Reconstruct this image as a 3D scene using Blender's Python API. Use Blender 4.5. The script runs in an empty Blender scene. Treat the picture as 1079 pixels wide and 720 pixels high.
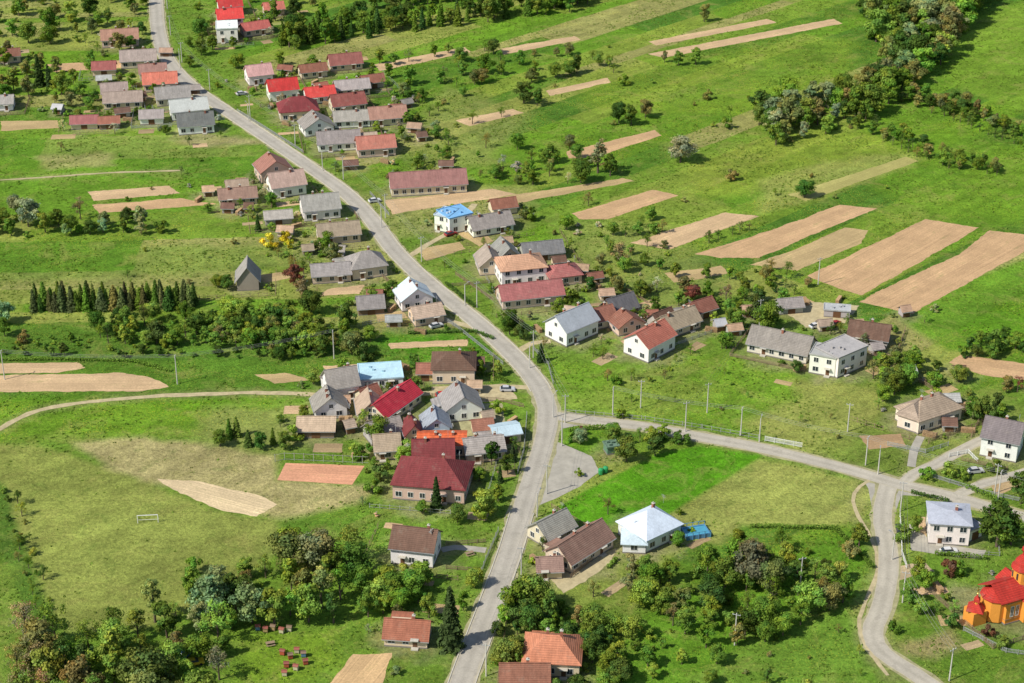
import bpy, math, random
import numpy as np
from math import sin, cos, radians, pi
random.seed(11)
rng = np.random.default_rng(11)
scene = bpy.context.scene
COL = scene.collection

# ---------------------------------------------------------------- survey -> ground metres
PITCH = radians(27.5); CAMH = 250.0; F = 2000.0
def G(px, py):
    """survey point of the photograph rectified on to the ground plane (metres)"""
    dx = (px-539.5)/F; dy = (py-360)/F
    c, s = cos(PITCH), sin(PITCH)
    t = CAMH/(s+dy*c)
    return np.array([dx*t, (c-dy*s)*t])
def GP(l): return [G(*p) for p in l]
def scale_at(py):
    p = G(540, py); z = p[1]*cos(PITCH)+CAMH*sin(PITCH)
    return F/z, math.atan2(CAMH, p[1])
def GC(cx, cy, h):
    s, dep = scale_at(cy)
    return G(cx, cy+0.48*h*s*cos(dep))

# ---------------------------------------------------------------- materials
def newmat(name):
    m = bpy.data.materials.new(name); m.use_nodes = True
    nt = m.node_tree
    b = nt.nodes['Principled BSDF']
    b.inputs['Specular IOR Level'].default_value = 0.2
    return m, nt, b
def nd(nt, t, **kw):
    n = nt.nodes.new(t)
    for k, v in kw.items(): n.inputs[k].default_value = v
    return n
def noise(nt, vec, scale, detail=4, rough=0.6, dist=0.0):
    n = nd(nt, 'ShaderNodeTexNoise', Scale=scale, Detail=detail, Roughness=rough, Distortion=dist)
    if vec is not None: nt.links.new(vec, n.inputs['Vector'])
    return n.outputs['Fac']
def mrange(nt, v, a, b, c, d):
    n = nt.nodes.new('ShaderNodeMapRange')
    nt.links.new(v, n.inputs[0])
    for i, x in enumerate((a, b, c, d)): n.inputs[i+1].default_value = x
    return n.outputs[0]
def mul(nt, a, b, op='MULTIPLY'):
    n = nt.nodes.new('ShaderNodeMath'); n.operation = op
    for i, x in enumerate((a, b)):
        if isinstance(x, (int, float)): n.inputs[i].default_value = x
        else: nt.links.new(x, n.inputs[i])
    return n.outputs[0]
def mix(nt, f, a, b, bt='MIX'):
    n = nt.nodes.new('ShaderNodeMix'); n.data_type = 'RGBA'; n.blend_type = bt
    for i, x in ((0, f), (6, a), (7, b)):
        if isinstance(x, (int, float)): n.inputs[i].default_value = x
        elif isinstance(x, tuple): n.inputs[i].default_value = x+(1,) if len(x) == 3 else x
        else: nt.links.new(x, n.inputs[i])
    return n.outputs[2]
def scalecol(nt, c, v):
    n = nt.nodes.new('ShaderNodeVectorMath'); n.operation = 'SCALE'
    nt.links.new(c, n.inputs[0]); nt.links.new(v, n.inputs['Scale'])
    return n.outputs[0]
def bump(nt, b, h, strength, dist):
    n = nt.nodes.new('ShaderNodeBump'); n.inputs['Strength'].default_value = strength
    n.inputs['Distance'].default_value = dist
    nt.links.new(h, n.inputs['Height']); nt.links.new(n.outputs[0], b.inputs['Normal'])
def objco(nt, sc=(1, 1, 1), rot=0.0):
    t = nt.nodes.new('ShaderNodeTexCoord'); out = t.outputs['Object']
    if rot:
        r = nt.nodes.new('ShaderNodeMapping'); r.inputs['Rotation'].default_value = (0, 0, rot)
        nt.links.new(out, r.inputs['Vector']); out = r.outputs[0]
    m = nt.nodes.new('ShaderNodeMapping'); m.inputs['Scale'].default_value = sc
    nt.links.new(out, m.inputs['Vector'])
    return m.outputs[0]
_d = G(975, 231)-G(850, 291); ANG_R = math.atan2(_d[1], _d[0])

def mat_ground():
    m, nt, b = newmat('meadow_grass')
    at = nt.nodes.new('ShaderNodeAttribute'); at.attribute_name = 'Col'
    v = objco(nt)
    n1 = mrange(nt, noise(nt, v, 0.035, 5, 0.65), 0.3, 0.7, 0.74, 1.12)
    n2 = mrange(nt, noise(nt, v, 0.22, 6, 0.7, 0.6), 0.3, 0.7, 0.70, 1.16)
    n3f = noise(nt, v, 1.1, 6, 0.78)
    n3 = mrange(nt, n3f, 0.32, 0.68, 0.56, 1.40)
    s1 = mrange(nt, noise(nt, objco(nt, (0.012, 0.30, 1), -ANG_R), 1.0, 4, 0.65), 0.3, 0.7, 0.82, 1.18)
    s2 = mrange(nt, noise(nt, objco(nt, (0.018, 0.24, 1)), 1.0, 4, 0.65), 0.3, 0.7, 0.87, 1.13)
    k = mul(nt, mul(nt, mul(nt, n1, n2), n3), mul(nt, s1, s2))
    c = scalecol(nt, at.outputs['Color'], k)
    dry = mrange(nt, noise(nt, v, 0.09, 7, 0.74, 1.0), 0.51, 0.70, 0, 0.62)
    c = mix(nt, dry, c, scalecol(nt, mix(nt, 0.0, (0.33, 0.32, 0.09), (0, 0, 0)), n3))
    lush = mrange(nt, noise(nt, objco(nt, (1.3, 1.1, 1)), 0.14, 7, 0.78, 0.8), 0.54, 0.70, 0, 0.5)
    c = mix(nt, lush, c, scalecol(nt, mix(nt, 0.0, (0.065, 0.155, 0.02), (0, 0, 0)), n3))
    sp = mrange(nt, noise(nt, v, 2.2, 3, 0.6), 0.58, 0.63, 0, 1)
    pt = mrange(nt, noise(nt, v, 0.07, 4, 0.6), 0.40, 0.6, 0, 1)
    fl = mul(nt, mul(nt, sp, pt), at.outputs['Alpha'])
    c = mix(nt, fl, c, (0.62, 0.50, 0.05))
    sc = mrange(nt, noise(nt, v, 0.45, 7, 0.8, 0.5), 0.66, 0.74, 0, 0.55)
    c = mix(nt, sc, c, (0.34, 0.27, 0.14))
    nt.links.new(c, b.inputs['Base Color'])
    b.inputs['Roughness'].default_value = 0.95
    b.inputs['Specular IOR Level'].default_value = 0.05
    bump(nt, b, n3f, 0.9, 0.7)
    return m
def mat_soil():
    m, nt, b = newmat('ploughed_soil')
    oi = nt.nodes.new('ShaderNodeObjectInfo')
    v = objco(nt)
    st = noise(nt, objco(nt, (0.03, 1.7, 1)), 1.0, 3, 0.6)
    k = mrange(nt, st, 0.3, 0.7, 0.86, 1.12)
    st2 = mrange(nt, noise(nt, objco(nt, (0.012, 0.22, 1)), 1.0, 3, 0.6), 0.3, 0.7, 0.90, 1.10)
    k2 = mrange(nt, noise(nt, v, 0.12, 6, 0.7), 0.3, 0.7, 0.80, 1.16)
    k3 = mrange(nt, noise(nt, v, 1.8, 4, 0.7), 0.3, 0.7, 0.80, 1.18)
    c = scalecol(nt, oi.outputs['Color'], mul(nt, mul(nt, k, k2), mul(nt, k3, st2)))
    w = mrange(nt, noise(nt, objco(nt, (0.3, 1, 1)), 0.35, 7, 0.78), 0.56, 0.70, 0, 0.6)
    c = mix(nt, w, c, (0.20, 0.22, 0.07))
    nt.links.new(c, b.inputs['Base Color']); b.inputs['Roughness'].default_value = 1
    bump(nt, b, st, 0.6, 0.4)
    return m
def mat_asphalt(name, base):
    m, nt, b = newmat(name)
    v = objco(nt)
    k = mul(nt, mrange(nt, noise(nt, v, 0.12, 5, 0.7), 0.3, 0.7, 0.86, 1.12),
            mrange(nt, noise(nt, v, 2.2, 5, 0.75), 0.3, 0.7, 0.86, 1.14))
    uv = nt.nodes.new('ShaderNodeUVMap')
    sx = nt.nodes.new('ShaderNodeSeparateXYZ'); nt.links.new(uv.outputs[0], sx.inputs[0])
    rgb = nt.nodes.new('ShaderNodeRGB'); rgb.outputs[0].default_value = base+(1,)
    c = scalecol(nt, rgb.outputs[0], k)
    wt = mul(nt, mul(nt, sx.outputs[0], 4*pi), 1.0); sn = mul(nt, wt, 0.0, 'COSINE')
    c = scalecol(nt, c, mrange(nt, sn, -1, 1, 1.07, 0.93))
    patch = mrange(nt, noise(nt, v, 0.25, 2, 0.5, 1.0), 0.62, 0.63, 0, 0.25)
    c = mix(nt, patch, c, tuple(x*0.6 for x in base))
    a = mul(nt, sx.outputs[0], 0.5, 'SUBTRACT'); ab = mul(nt, a, 0.0, 'ABSOLUTE')
    wob = mul(nt, ab, mrange(nt, noise(nt, v, 0.8, 4), 0.3, 0.7, -0.06, 0.06), 'ADD')
    e = mrange(nt, wob, 0.40, 0.5, 0, 0.75)
    c = mix(nt, e, c, (0.46, 0.41, 0.30))
    nt.links.new(c, b.inputs['Base Color']); b.inputs['Roughness'].default_value = 0.9
    return m
def mat_objcol(name, rough=0.8, var=0.12, sc=0.7, spec=0.2, metal=0.0, streak=False):
    m, nt, b = newmat(name)
    oi = nt.nodes.new('ShaderNodeObjectInfo')
    v = objco(nt, (1, 1, 0.35) if not streak else (1.0, 1.0, 1.0))
    k = mrange(nt, noise(nt, v, sc, 6, 0.7), 0.3, 0.7, 1-var, 1+var)
    k2 = mrange(nt, noise(nt, v, sc*6, 3, 0.7), 0.3, 0.7, 1-var*0.8, 1+var*0.8)
    c = scalecol(nt, oi.outputs['Color'], mul(nt, k, k2))
    if streak:
        t = nt.nodes.new('ShaderNodeTexCoord')
        w = nt.nodes.new('ShaderNodeTexWave'); w.bands_direction = 'Z'
        w.inputs['Scale'].default_value = 1.1; w.inputs['Distortion'].default_value = 0.6
        nt.links.new(t.outputs['Object'], w.inputs['Vector'])
        c = scalecol(nt, c, mrange(nt, w.outputs['Fac'], 0, 1, 0.82, 1.1))
        bump(nt, b, w.outputs['Fac'], 0.4, 0.08)
        sv = mrange(nt, noise(nt, objco(nt, (1.6, 0.25, 0.25)), 1.0, 4, 0.7), 0.3, 0.7, 0.82, 1.18)
        c = scalecol(nt, c, sv)
        moss = mrange(nt, noise(nt, v, 0.45, 6, 0.78), 0.55, 0.70, 0, 0.4)
        c = mix(nt, moss, c, (0.22, 0.19, 0.145))
    nt.links.new(c, b.inputs['Base Color']); b.inputs['Roughness'].default_value = rough
    b.inputs['Specular IOR Level'].default_value = spec; b.inputs['Metallic'].default_value = metal
    return m
def mat_plain(name, col, rough=0.8, var=0.15, sc=1.5, spec=0.3, metal=0):
    m, nt, b = newmat(name)
    rgb = nt.nodes.new('ShaderNodeRGB'); rgb.outputs[0].default_value = col+(1,)
    k = mrange(nt, noise(nt, objco(nt), sc, 5, 0.7), 0.3, 0.7, 1-var, 1+var)
    nt.links.new(scalecol(nt, rgb.outputs[0], k), b.inputs['Base Color'])
    b.inputs['Roughness'].default_value = rough; b.inputs['Metallic'].default_value = metal
    b.inputs['Specular IOR Level'].default_value = spec
    return m
def mat_leaf():
    m, nt, b = newmat('leaves')
    oi = nt.nodes.new('ShaderNodeObjectInfo')
    at = nt.nodes.new('ShaderNodeAttribute'); at.attribute_name = 'Col'
    c = mix(nt, 1.0, at.outputs['Color'], oi.outputs['Color'], 'MULTIPLY')
    k = mrange(nt, oi.outputs['Random'], 0, 1, 0.72, 1.2)
    c = scalecol(nt, c, k)
    out = nt.nodes['Material Output']
    d = nt.nodes.new('ShaderNodeBsdfDiffuse'); tr = nt.nodes.new('ShaderNodeBsdfTranslucent')
    nt.links.new(c, d.inputs['Color'])
    nt.links.new(mix(nt, 1.0, c, (1.15, 1.25, 0.5), 'MULTIPLY'), tr.inputs['Color'])
    ms = nt.nodes.new('ShaderNodeMixShader'); ms.inputs[0].default_value = 0.22
    nt.links.new(d.outputs[0], ms.inputs[1]); nt.links.new(tr.outputs[0], ms.inputs[2])
    nt.links.new(ms.outputs[0], out.inputs['Surface'])
    return m
M_GROUND = mat_ground(); M_SOIL = mat_soil()
M_ROAD = mat_asphalt('worn_asphalt', (0.385, 0.355, 0.30))
M_ROAD2 = mat_asphalt('worn_asphalt_side', (0.41, 0.375, 0.305))
M_SHOULDER = mat_plain('gravel_shoulder', (0.33, 0.31, 0.17), 1, 0.35, 0.5, 0.05)
M_KERB = mat_plain('concrete_kerb', (0.48, 0.45, 0.38), 0.9)
M_PAVE = mat_plain('paved_asphalt', (0.36, 0.335, 0.28), 0.9, 0.2, 0.3)
M_TRACK = mat_plain('dirt_track', (0.44, 0.37, 0.22), 1, 0.25, 0.5, 0.05)
M_WALL = mat_objcol('wall_plaster', 0.9, 0.07, 0.6)
M_PLINTH = mat_plain('plinth_stone', (0.22, 0.2, 0.18), 0.9)
M_ROOF = mat_objcol('roof_tiles', 0.8, 0.16, 0.5, 0.25, 0, True)
M_FLAT = mat_objcol('flat_roofing', 0.7, 0.14, 0.4)
M_FRAME = mat_plain('window_frame_white', (0.7, 0.69, 0.65), 0.5)
M_GLASS, _nt, _b = newmat('window_glass')
_b.inputs['Base Color'].default_value = (0.03, 0.04, 0.05, 1); _b.inputs['Roughness'].default_value = 0.12; _b.inputs['Specular IOR Level'].default_value = 0.6
M_DOOR = mat_plain('door_wood', (0.14, 0.07, 0.035), 0.6)
M_BRICK = mat_plain('chimney_brick', (0.3, 0.12, 0.08), 0.9)
M_LEAF = mat_leaf()
M_BARK = mat_plain('bark', (0.12, 0.09, 0.065), 0.95)
M_WOOD = mat_plain('weathered_wood', (0.28, 0.20, 0.13), 0.9)
M_METAL = mat_plain('galvanised_metal', (0.45, 0.46, 0.46), 0.5, 0.1, 1, 0.5, 0.4)
M_CONC = mat_plain('pole_concrete', (0.52, 0.5, 0.45), 0.9)
M_WIRE = mat_plain('wire', (0.25, 0.25, 0.25), 0.6)
M_PAINT = mat_objcol('painted_surface', 0.4, 0.05, 0.7, 0.5)
M_TYRE = mat_plain('tyre_rubber', (0.02, 0.02, 0.02), 0.9)
M_GOLD = mat_plain('gilded_metal', (0.7, 0.45, 0.1), 0.3, 0.1, 1, 0.5, 0.8)
M_WHITE = mat_plain('white_paint', (0.75, 0.75, 0.73), 0.5)
M_WATER = mat_plain('pool_water', (0.08, 0.32, 0.45), 0.1, 0.1, 1, 0.5)
M_LOG = mat_plain('cut_logs', (0.42, 0.28, 0.15), 0.9, 0.3, 3)

# ---------------------------------------------------------------- mesh helpers
class MB:
    def __init__(s): s.v = []; s.f = []; s.m = []
    def add(s, vs, fs, m=0):
        o = len(s.v); s.v += [tuple(map(float, p)) for p in vs]
        for f in fs: s.f.append(tuple(i+o for i in f)); s.m.append(m)
    def box(s, x0, x1, y0, y1, z0, z1, m=0):
        s.add([(x0, y0, z0), (x1, y0, z0), (x1, y1, z0), (x0, y1, z0), (x0, y0, z1), (x1, y0, z1), (x1, y1, z1), (x0, y1, z1)],
              [(0, 3, 2, 1), (4, 5, 6, 7), (0, 1, 5, 4), (1, 2, 6, 5), (2, 3, 7, 6), (3, 0, 4, 7)], m)
    def cyl(s, x, y, z0, z1, r0, r1, n=8, m=0, x1=None, y1=None):
        x1 = x if x1 is None else x1; y1 = y if y1 is None else y1
        vs = [(x+r0*cos(2*pi*i/n), y+r0*sin(2*pi*i/n), z0) for i in range(n)]
        vs += [(x1+r1*cos(2*pi*i/n), y1+r1*sin(2*pi*i/n), z1) for i in range(n)]
        fs = [(i, (i+1) % n, n+(i+1) % n, n+i) for i in range(n)]+[tuple(range(n))[::-1], tuple(range(n, 2*n))]
        s.add(vs, fs, m)
    def lathe(s, x, y, prof, n=12, m=0):
        vs = []; fs = []
        for r, z in prof:
            vs += [(x+r*cos(2*pi*i/n), y+r*sin(2*pi*i/n), z) for i in range(n)]
        for k in range(len(prof)-1):
            for i in range(n):
                fs.append((k*n+i, k*n+(i+1) % n, (k+1)*n+(i+1) % n, (k+1)*n+i))
        s.add(vs, fs, m)
    def mesh(s, name, mats):
        me = bpy.data.meshes.new(name); me.from_pydata(s.v, [], s.f)
        for m in mats: me.materials.append(m)
        if len(mats) > 1: me.polygons.foreach_set('material_index', s.m)
        me.update(); return me
    def obj(s, name, mats, loc=(0, 0, 0), rot=0, parent=None, color=None):
        return mkobj(name, s.mesh(name, mats), loc, rot, parent, color)
def mkobj(name, me, loc=(0, 0, 0), rot=0, parent=None, color=None, sc=None):
    o = bpy.data.objects.new(name, me); COL.objects.link(o)
    o.location = (loc[0], loc[1], loc[2] if len(loc) > 2 else 0); o.rotation_euler = (0, 0, rot)
    if parent is not None: o.parent = parent
    if color is not None: o.color = tuple(color)+(1,)
    if sc is not None: o.scale = sc
    return o
def empty(name, loc, rot):
    e = mkobj(name, None, loc, rot); e.empty_display_size = 1; return e
def mesh_np(name, verts, faces, mats, cols=None, midx=None):
    me = bpy.data.meshes.new(name); verts = np.asarray(verts, np.float32); faces = np.asarray(faces, np.int32)
    k = faces.shape[1]; n = len(faces)
    me.vertices.add(len(verts)); me.vertices.foreach_set('co', verts.ravel())
    me.loops.add(n*k); me.loops.foreach_set('vertex_index', faces.ravel())
    me.polygons.add(n); me.polygons.foreach_set('loop_start', np.arange(0, n*k, k, dtype=np.int32))
    me.polygons.foreach_set('loop_total', np.full(n, k, np.int32))
    for m in mats: me.materials.append(m)
    if midx is not None: me.polygons.foreach_set('material_index', np.asarray(midx, np.int32))
    me.update(calc_edges=True)
    if cols is not None:
        a = me.color_attributes.new('Col', 'FLOAT_COLOR', 'POINT')
        a.data.foreach_set('color', np.asarray(cols, np.float32).ravel())
    me.validate()
    return me
def signed(P, poly):
    """signed distance to polygon, inside negative"""
    poly = np.asarray(poly); d = np.full(len(P), 1e9); ins = np.zeros(len(P), bool)
    for i in range(len(poly)):
        a = poly[i]; b = poly[(i+1) % len(poly)]
        ab = b-a; t = np.clip(((P-a)@ab)/max(ab@ab, 1e-9), 0, 1)
        d = np.minimum(d, np.hypot(*(P-(a+t[:, None]*ab)).T))
        c = ((a[1] > P[:, 1]) != (b[1] > P[:, 1]))
        xx = a[0]+(P[:, 1]-a[1])/(b[1]-a[1]+1e-12)*ab[0]
        ins ^= c & (P[:, 0] < xx)
    return np.where(ins, -d, d)
def dline(P, pl):
    d = np.full(len(P), 1e9)
    for i in range(len(pl)-1):
        a = pl[i]; ab = pl[i+1]-a
        t = np.clip(((P-a)@ab)/max(ab@ab, 1e-9), 0, 1)
        d = np.minimum(d, np.hypot(*(P-(a+t[:, None]*ab)).T))
    return d
LAT = rng.random((256, 256))
def vnoise(x, y):
    xi = np.floor(x).astype(int); yi = np.floor(y).astype(int); fx = x-xi; fy = y-yi
    fx = fx*fx*(3-2*fx); fy = fy*fy*(3-2*fy)
    g = lambda a, b: LAT[a % 256, b % 256]
    return (g(xi, yi)*(1-fx)+g(xi+1, yi)*fx)*(1-fy)+(g(xi, yi+1)*(1-fx)+g(xi+1, yi+1)*fx)*fy
def fb(P, s):
    return vnoise(P[:, 0]*s+31, P[:, 1]*s+7)*.55+vnoise(P[:, 0]*s*2.3, P[:, 1]*s*2.3)*.3+vnoise(P[:, 0]*s*5.1, P[:, 1]*s*5.1)*.15

# ---------------------------------------------------------------- roads
def smooth_line(pts, step=3.0):
    pts = [np.array(p) for p in pts]; out = []
    pp = [2*pts[0]-pts[1]]+pts+[2*pts[-1]-pts[-2]]
    for i in range(1, len(pp)-2):
        p0, p1, p2, p3 = pp[i-1:i+3]; n = max(2, int(np.linalg.norm(p2-p1)/step))
        for k in range(n):
            t = k/n
            out.append(0.5*((2*p1)+(-p0+p2)*t+(2*p0-5*p1+4*p2-p3)*t*t+(-p0+3*p1-3*p2+p3)*t**3))
    out.append(pts[-1]); return out
ROADS = []
def road(name, px, w, z, mat, shoulder=1.0, jit=0.12, kerb=None):
    pl = smooth_line(GP(px)); n = len(pl)
    T = [pl[min(i+1, n-1)]-pl[max(i-1, 0)] for i in range(n)]
    T = [t/np.linalg.norm(t) for t in T]; Nn = [np.array([-t[1], t[0]]) for t in T]
    ROADS.append((pl, w))
    def strip(nm, ww, zz, mt, jj):
        me = bpy.data.meshes.new(nm); v = []; f = []; uvs = []
        L = 0
        for i in range(n):
            if i: L += np.linalg.norm(pl[i]-pl[i-1])
            for s_, u in ((1, 0), (0.33, 0.33), (-0.33, 0.67), (-1, 1)):
                j = random.uniform(-jj, jj) if abs(s_) == 1 else 0
                q = pl[i]+Nn[i]*(s_*ww/2+j); v.append((q[0], q[1], zz)); uvs.append((u, L))
        for i in range(n-1):
            for k in range(3):
                a = i*4+k; f.append((a, a+4, a+5, a+1))
        me.from_pydata(v, [], f); uvl = me.uv_layers.new()
        for lp in me.loops: uvl.data[lp.index].uv = uvs[lp.vertex_index]
        me.materials.append(mt); me.update(); mkobj(nm, me)
    strip(name, w, z, mat, jit)
    if shoulder: strip('road_shoulder', w+2*shoulder, z-0.02, M_SHOULDER, 0.4)
    if kerb:
        for sd in (1, -1):
            mb = MB()
            for i in range(n-1):
                if kerb(pl[i], sd): continue
                a = pl[i]+Nn[i]*sd*(w/2+0.05); b = pl[i]+Nn[i]*sd*(w/2+0.3)
                c = pl[i+1]+Nn[i+1]*sd*(w/2+0.3); d = pl[i+1]+Nn[i+1]*sd*(w/2+0.05)
                mb.add([(p[0], p[1], zz) for zz in (0, z+0.12) for p in (a, b, c, d)],
                       [(4, 5, 6, 7), (0, 1, 5, 4), (1, 2, 6, 5), (2, 3, 7, 6), (3, 0, 4, 7)])
            if mb.v: mb.obj('kerb', [M_KERB])
J1 = G(577, 442); J2 = G(592, 485)
MAIN = [(168, -60), (165, -20), (165, 10), (168, 38), (178, 65), (203, 92), (240, 118), (285, 148), (326, 176), (366, 205), (392, 232), (414, 262), (443, 291), (477, 319), (510, 346), (541, 375), (563, 400), (575, 423), (577, 445), (572, 470), (561, 505), (550, 540), (538, 580), (522, 625), (505, 670), (490, 710), (478, 745), (460, 790)]
SIDE = [(577, 437), (620, 443), (680, 450), (740, 461), (800, 472), (860, 486), (905, 498), (945, 510), (985, 519), (1030, 531), (1079, 545), (1150, 562), (1250, 590)]
BR = [(936, 511), (931, 530), (930, 552), (935, 575), (936, 605), (929, 640), (919, 668), (930, 688), (960, 708), (1000, 735), (1050, 770)]
road('road', MAIN, 5.4, 0.06, M_ROAD, 0.9, 0.1, kerb=lambda q, s: np.linalg.norm(q-J1) < 17 or np.linalg.norm(q-J2) < 24)
road('road', SIDE, 4.5, 0.05, M_ROAD2, 0.8, 0.12)
road('road', BR, 4.6, 0.045, M_ROAD2, 0.7, 0.15)
road('road', [(950, 513), (962, 500), (985, 490), (1012, 475), (1035, 464), (1079, 450), (1120, 440)], 3.4, 0.04, M_ROAD2, 0.4)
road('road', [(1005, 524), (1030, 512), (1062, 503), (1090, 495)], 3.2, 0.036, M_ROAD2, 0.4)
NR = len(ROADS)
road('dirt_track', [(-40, 470), (0, 452), (30, 436), (70, 427), (130, 420), (200, 416), (270, 414), (335, 416)], 1.8, 0.045, M_TRACK, 0, 0.3)
road('dirt_track', [(0, 190), (60, 186), (120, 182), (190, 180)], 1.0, 0.044, M_TRACK, 0, 0.3)
road('dirt_track', [(425, 275), (450, 258), (480, 240), (500, 215)], 2.0, 0.043, M_TRACK, 0, 0.3)
road('driveway', [(960, 492), (963, 475), (970, 460)], 2.2, 0.042, M_PAVE, 0, 0.1)
road('driveway', [(512, 580), (480, 577), (465, 580)], 2.2, 0.041, M_PAVE, 0, 0.1)
road('driveway', [(545, 372), (560, 362), (580, 360)], 2.2, 0.041, M_TRACK, 0, 0.2)
road('driveway', [(500, 345), (478, 340), (466, 336)], 2.4, 0.041, M_TRACK, 0, 0.2)
road('driveway', [(567, 410), (540, 408), (500, 412), (440, 415)], 2.4, 0.041, M_TRACK, 0, 0.2)
road('dirt_track', [(925, 500), (900, 520), (905, 545), (915, 560), (925, 600), (905, 660), (935, 712)], 0.9, 0.038, M_TRACK, 0, 0.2)

# ---------------------------------------------------------------- fields (sheets)
KEEP = []
SZ = [0.012]
def sheet(name, px, col, mat=None, jit=0.35, world=False):
    pts = [np.array(p) for p in (px if world else GP(px))]
    KEEP.append(np.array(pts))
    cen = sum(pts)/len(pts)
    e = max(((pts[(i+1) % len(pts)]-pts[i]) for i in range(len(pts))), key=lambda q: np.linalg.norm(q))
    ang = math.atan2(e[1], e[0])
    bl = []
    for i in range(len(pts)):
        a = pts[i]; b = pts[(i+1) % len(pts)]; d = b-a; L = np.linalg.norm(d)+1e-6; n = max(1, int(L/1.3)); nn = np.array([-d[1], d[0]])/L
        ph = random.random()*99
        for k in range(n):
            t = k/n
            w = (vnoise(np.array([ph+t*L/7.]), np.array([0.5]))[0]-.5)*jit*3
            bl.append(a+d*t+nn*(random.uniform(-jit, jit)*.6+w))
    ca, sa = cos(-ang), sin(-ang)
    v = []
    for p in bl:
        q = p-cen; v.append((q[0]*ca-q[1]*sa, q[0]*sa+q[1]*ca, 0))
    me = bpy.data.meshes.new(name); me.from_pydata(v, [], [tuple(range(len(v)))])
    me.materials.append(mat or M_SOIL); me.update()
    if me.polygons[0].normal.z < 0: me.flip_normals()
    SZ[0] += 0.0002
    return mkobj(name, me, (cen[0], cen[1], SZ[0]), ang, None, col)
TAN = (0.50, 0.325, 0.175); TAN2 = (0.53, 0.37, 0.21); TAN3 = (0.43, 0.315, 0.155); CLAY = (0.60, 0.30, 0.18)
for px, c in [
    ([(850, 291), (975, 231), (1032, 240), (906, 312)], TAN), ([(904, 318), (1010, 268), (1043, 243), (1100, 250), (1085, 262), (962, 331)], TAN),
    ([(732, 268), (800, 247), (885, 216), (925, 220), (880, 237), (800, 272), (760, 272)], TAN), ([(790, 279), (838, 263), (890, 240), (915, 243), (905, 258), (840, 285)], TAN3),
    ([(664, 256), (765, 224), (800, 228), (705, 263)], TAN2), ([(602, 225), (688, 200), (715, 206), (640, 231), (610, 231)], TAN),
    ([(597, 160), (690, 137), (697, 143), (625, 166), (598, 167)], TAN), ([(683, 57), (878, 20), (888, 25), (700, 61)], TAN2),
    ([(683, 44), (808, 20), (818, 24), (692, 48)], TAN2), ([(525, 52), (605, 38), (612, 42), (530, 58)], TAN2), ([(394, 68), (490, 50), (496, 55), (400, 75)], TAN2),
    ([(92, 202), (178, 196), (190, 204), (98, 212)], TAN2), ([(97, 216), (190, 209), (228, 215), (104, 225)], TAN),
    ([(-30, 383), (82, 382), (90, 388), (60, 393), (-30, 394)], TAN2), ([(-30, 396), (130, 393), (160, 398), (178, 408), (150, 412), (-30, 413)], TAN2),
    ([(405, 211), (520, 199), (545, 205), (470, 217), (415, 226)], TAN2), ([(1000, 382), (1012, 374), (1095, 385), (1090, 402), (1030, 394)], TAN),
    ([(372, 690), (412, 688), (402, 722), (345, 722)], (0.55, 0.37, 0.19)), ([(165, 505), (215, 508), (270, 522), (292, 532), (270, 545), (230, 537), (190, 520)], (0.60, 0.47, 0.28)),
    ([(480, 127), (540, 115), (552, 119), (495, 133)], TAN2), ([(575, 96), (640, 82), (644, 87), (580, 101)], TAN2), ([(0, 128), (60, 127), (62, 135), (0, 138)], TAN3),
    ([(532, 207), (655, 188), (668, 191), (545, 214)], TAN3), ([(410, 361), (492, 358), (492, 364), (412, 368)], TAN2), ([(50, 68), (138, 63), (142, 71), (56, 76)], TAN),
    ([(395, 330), (425, 327), (430, 335), (398, 339)], TAN3), ([(700, 288), (760, 280), (770, 288), (710, 298)], TAN3), ([(262, 292), (295, 287), (310, 292), (280, 298)], TAN3),
    ([(905, 460), (950, 457), (955, 470), (915, 474)], (0.36, 0.24, 0.13)), ([(1040, 508), (1075, 498), (1079, 510), (1050, 522)], (0.42, 0.3, 0.16)),
    ([(490, 230), (520, 255), (505, 260), (470, 240)], TAN3), ([(340, 386), (375, 384), (400, 390), (350, 394)], TAN2), ([(268, 395), (300, 393), (330, 400), (290, 404)], TAN3),
    ([(440, 263), (485, 255), (490, 262), (450, 275)], TAN3), ([(385, 300), (345, 305), (335, 312), (378, 310)], TAN2), ([(830, 205), (860, 196), (955, 165), (968, 170), (850, 212)], (0.36, 0.33, 0.11)),
    ([(940, 598), (975, 592), (985, 602), (945, 612)], (0.42, 0.33, 0.2)), ([(865, 340), (830, 316), (845, 312), (880, 330)], TAN3), ([(970, 545), (976, 545), (976, 575), (968, 575)], TAN2)]:
    sheet('ploughed_field', px, c)
sheet('clay_sports_court', [(301, 488), (384, 491), (371, 511), (292, 506)], CLAY, None, 0.08)
sheet('paved_yard', [(577, 462), (598, 470), (624, 481), (632, 497), (612, 512), (580, 528), (556, 538), (562, 505)], (0.3, 0.3, 0.3), M_PAVE, 0.15)
sheet('paved_yard', [(455, 408), (535, 405), (545, 420), (500, 425), (455, 418)], (0.5, 0.45, 0.35), M_TRACK, 0.3)
sheet('paved_yard', [(430, 448), (470, 425), (530, 425), (540, 470), (500, 490), (430, 480)], (0.5, 0.45, 0.35), M_SHOULDER, 0.4)
sheet('paved_yard', [(958, 552), (985, 572), (1040, 580), (1035, 590), (960, 580)], (0.5, 0.45, 0.35), M_PAVE, 0.2)
sheet('paved_yard', [(575, 603), (650, 578), (645, 592), (595, 625)], (0.5, 0.45, 0.35), M_TRACK, 0.4)
sheet('paved_yard', [(820, 325), (860, 318), (905, 322), (890, 340), (850, 345)], (0.5, 0.45, 0.35), M_TRACK, 0.5)
sheet('junction_paving', [(571, 425), (585, 436), (610, 440), (612, 448), (592, 452), (582, 465), (574, 465)], (0.4, .4, .4), M_PAVE, 0.1)
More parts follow.
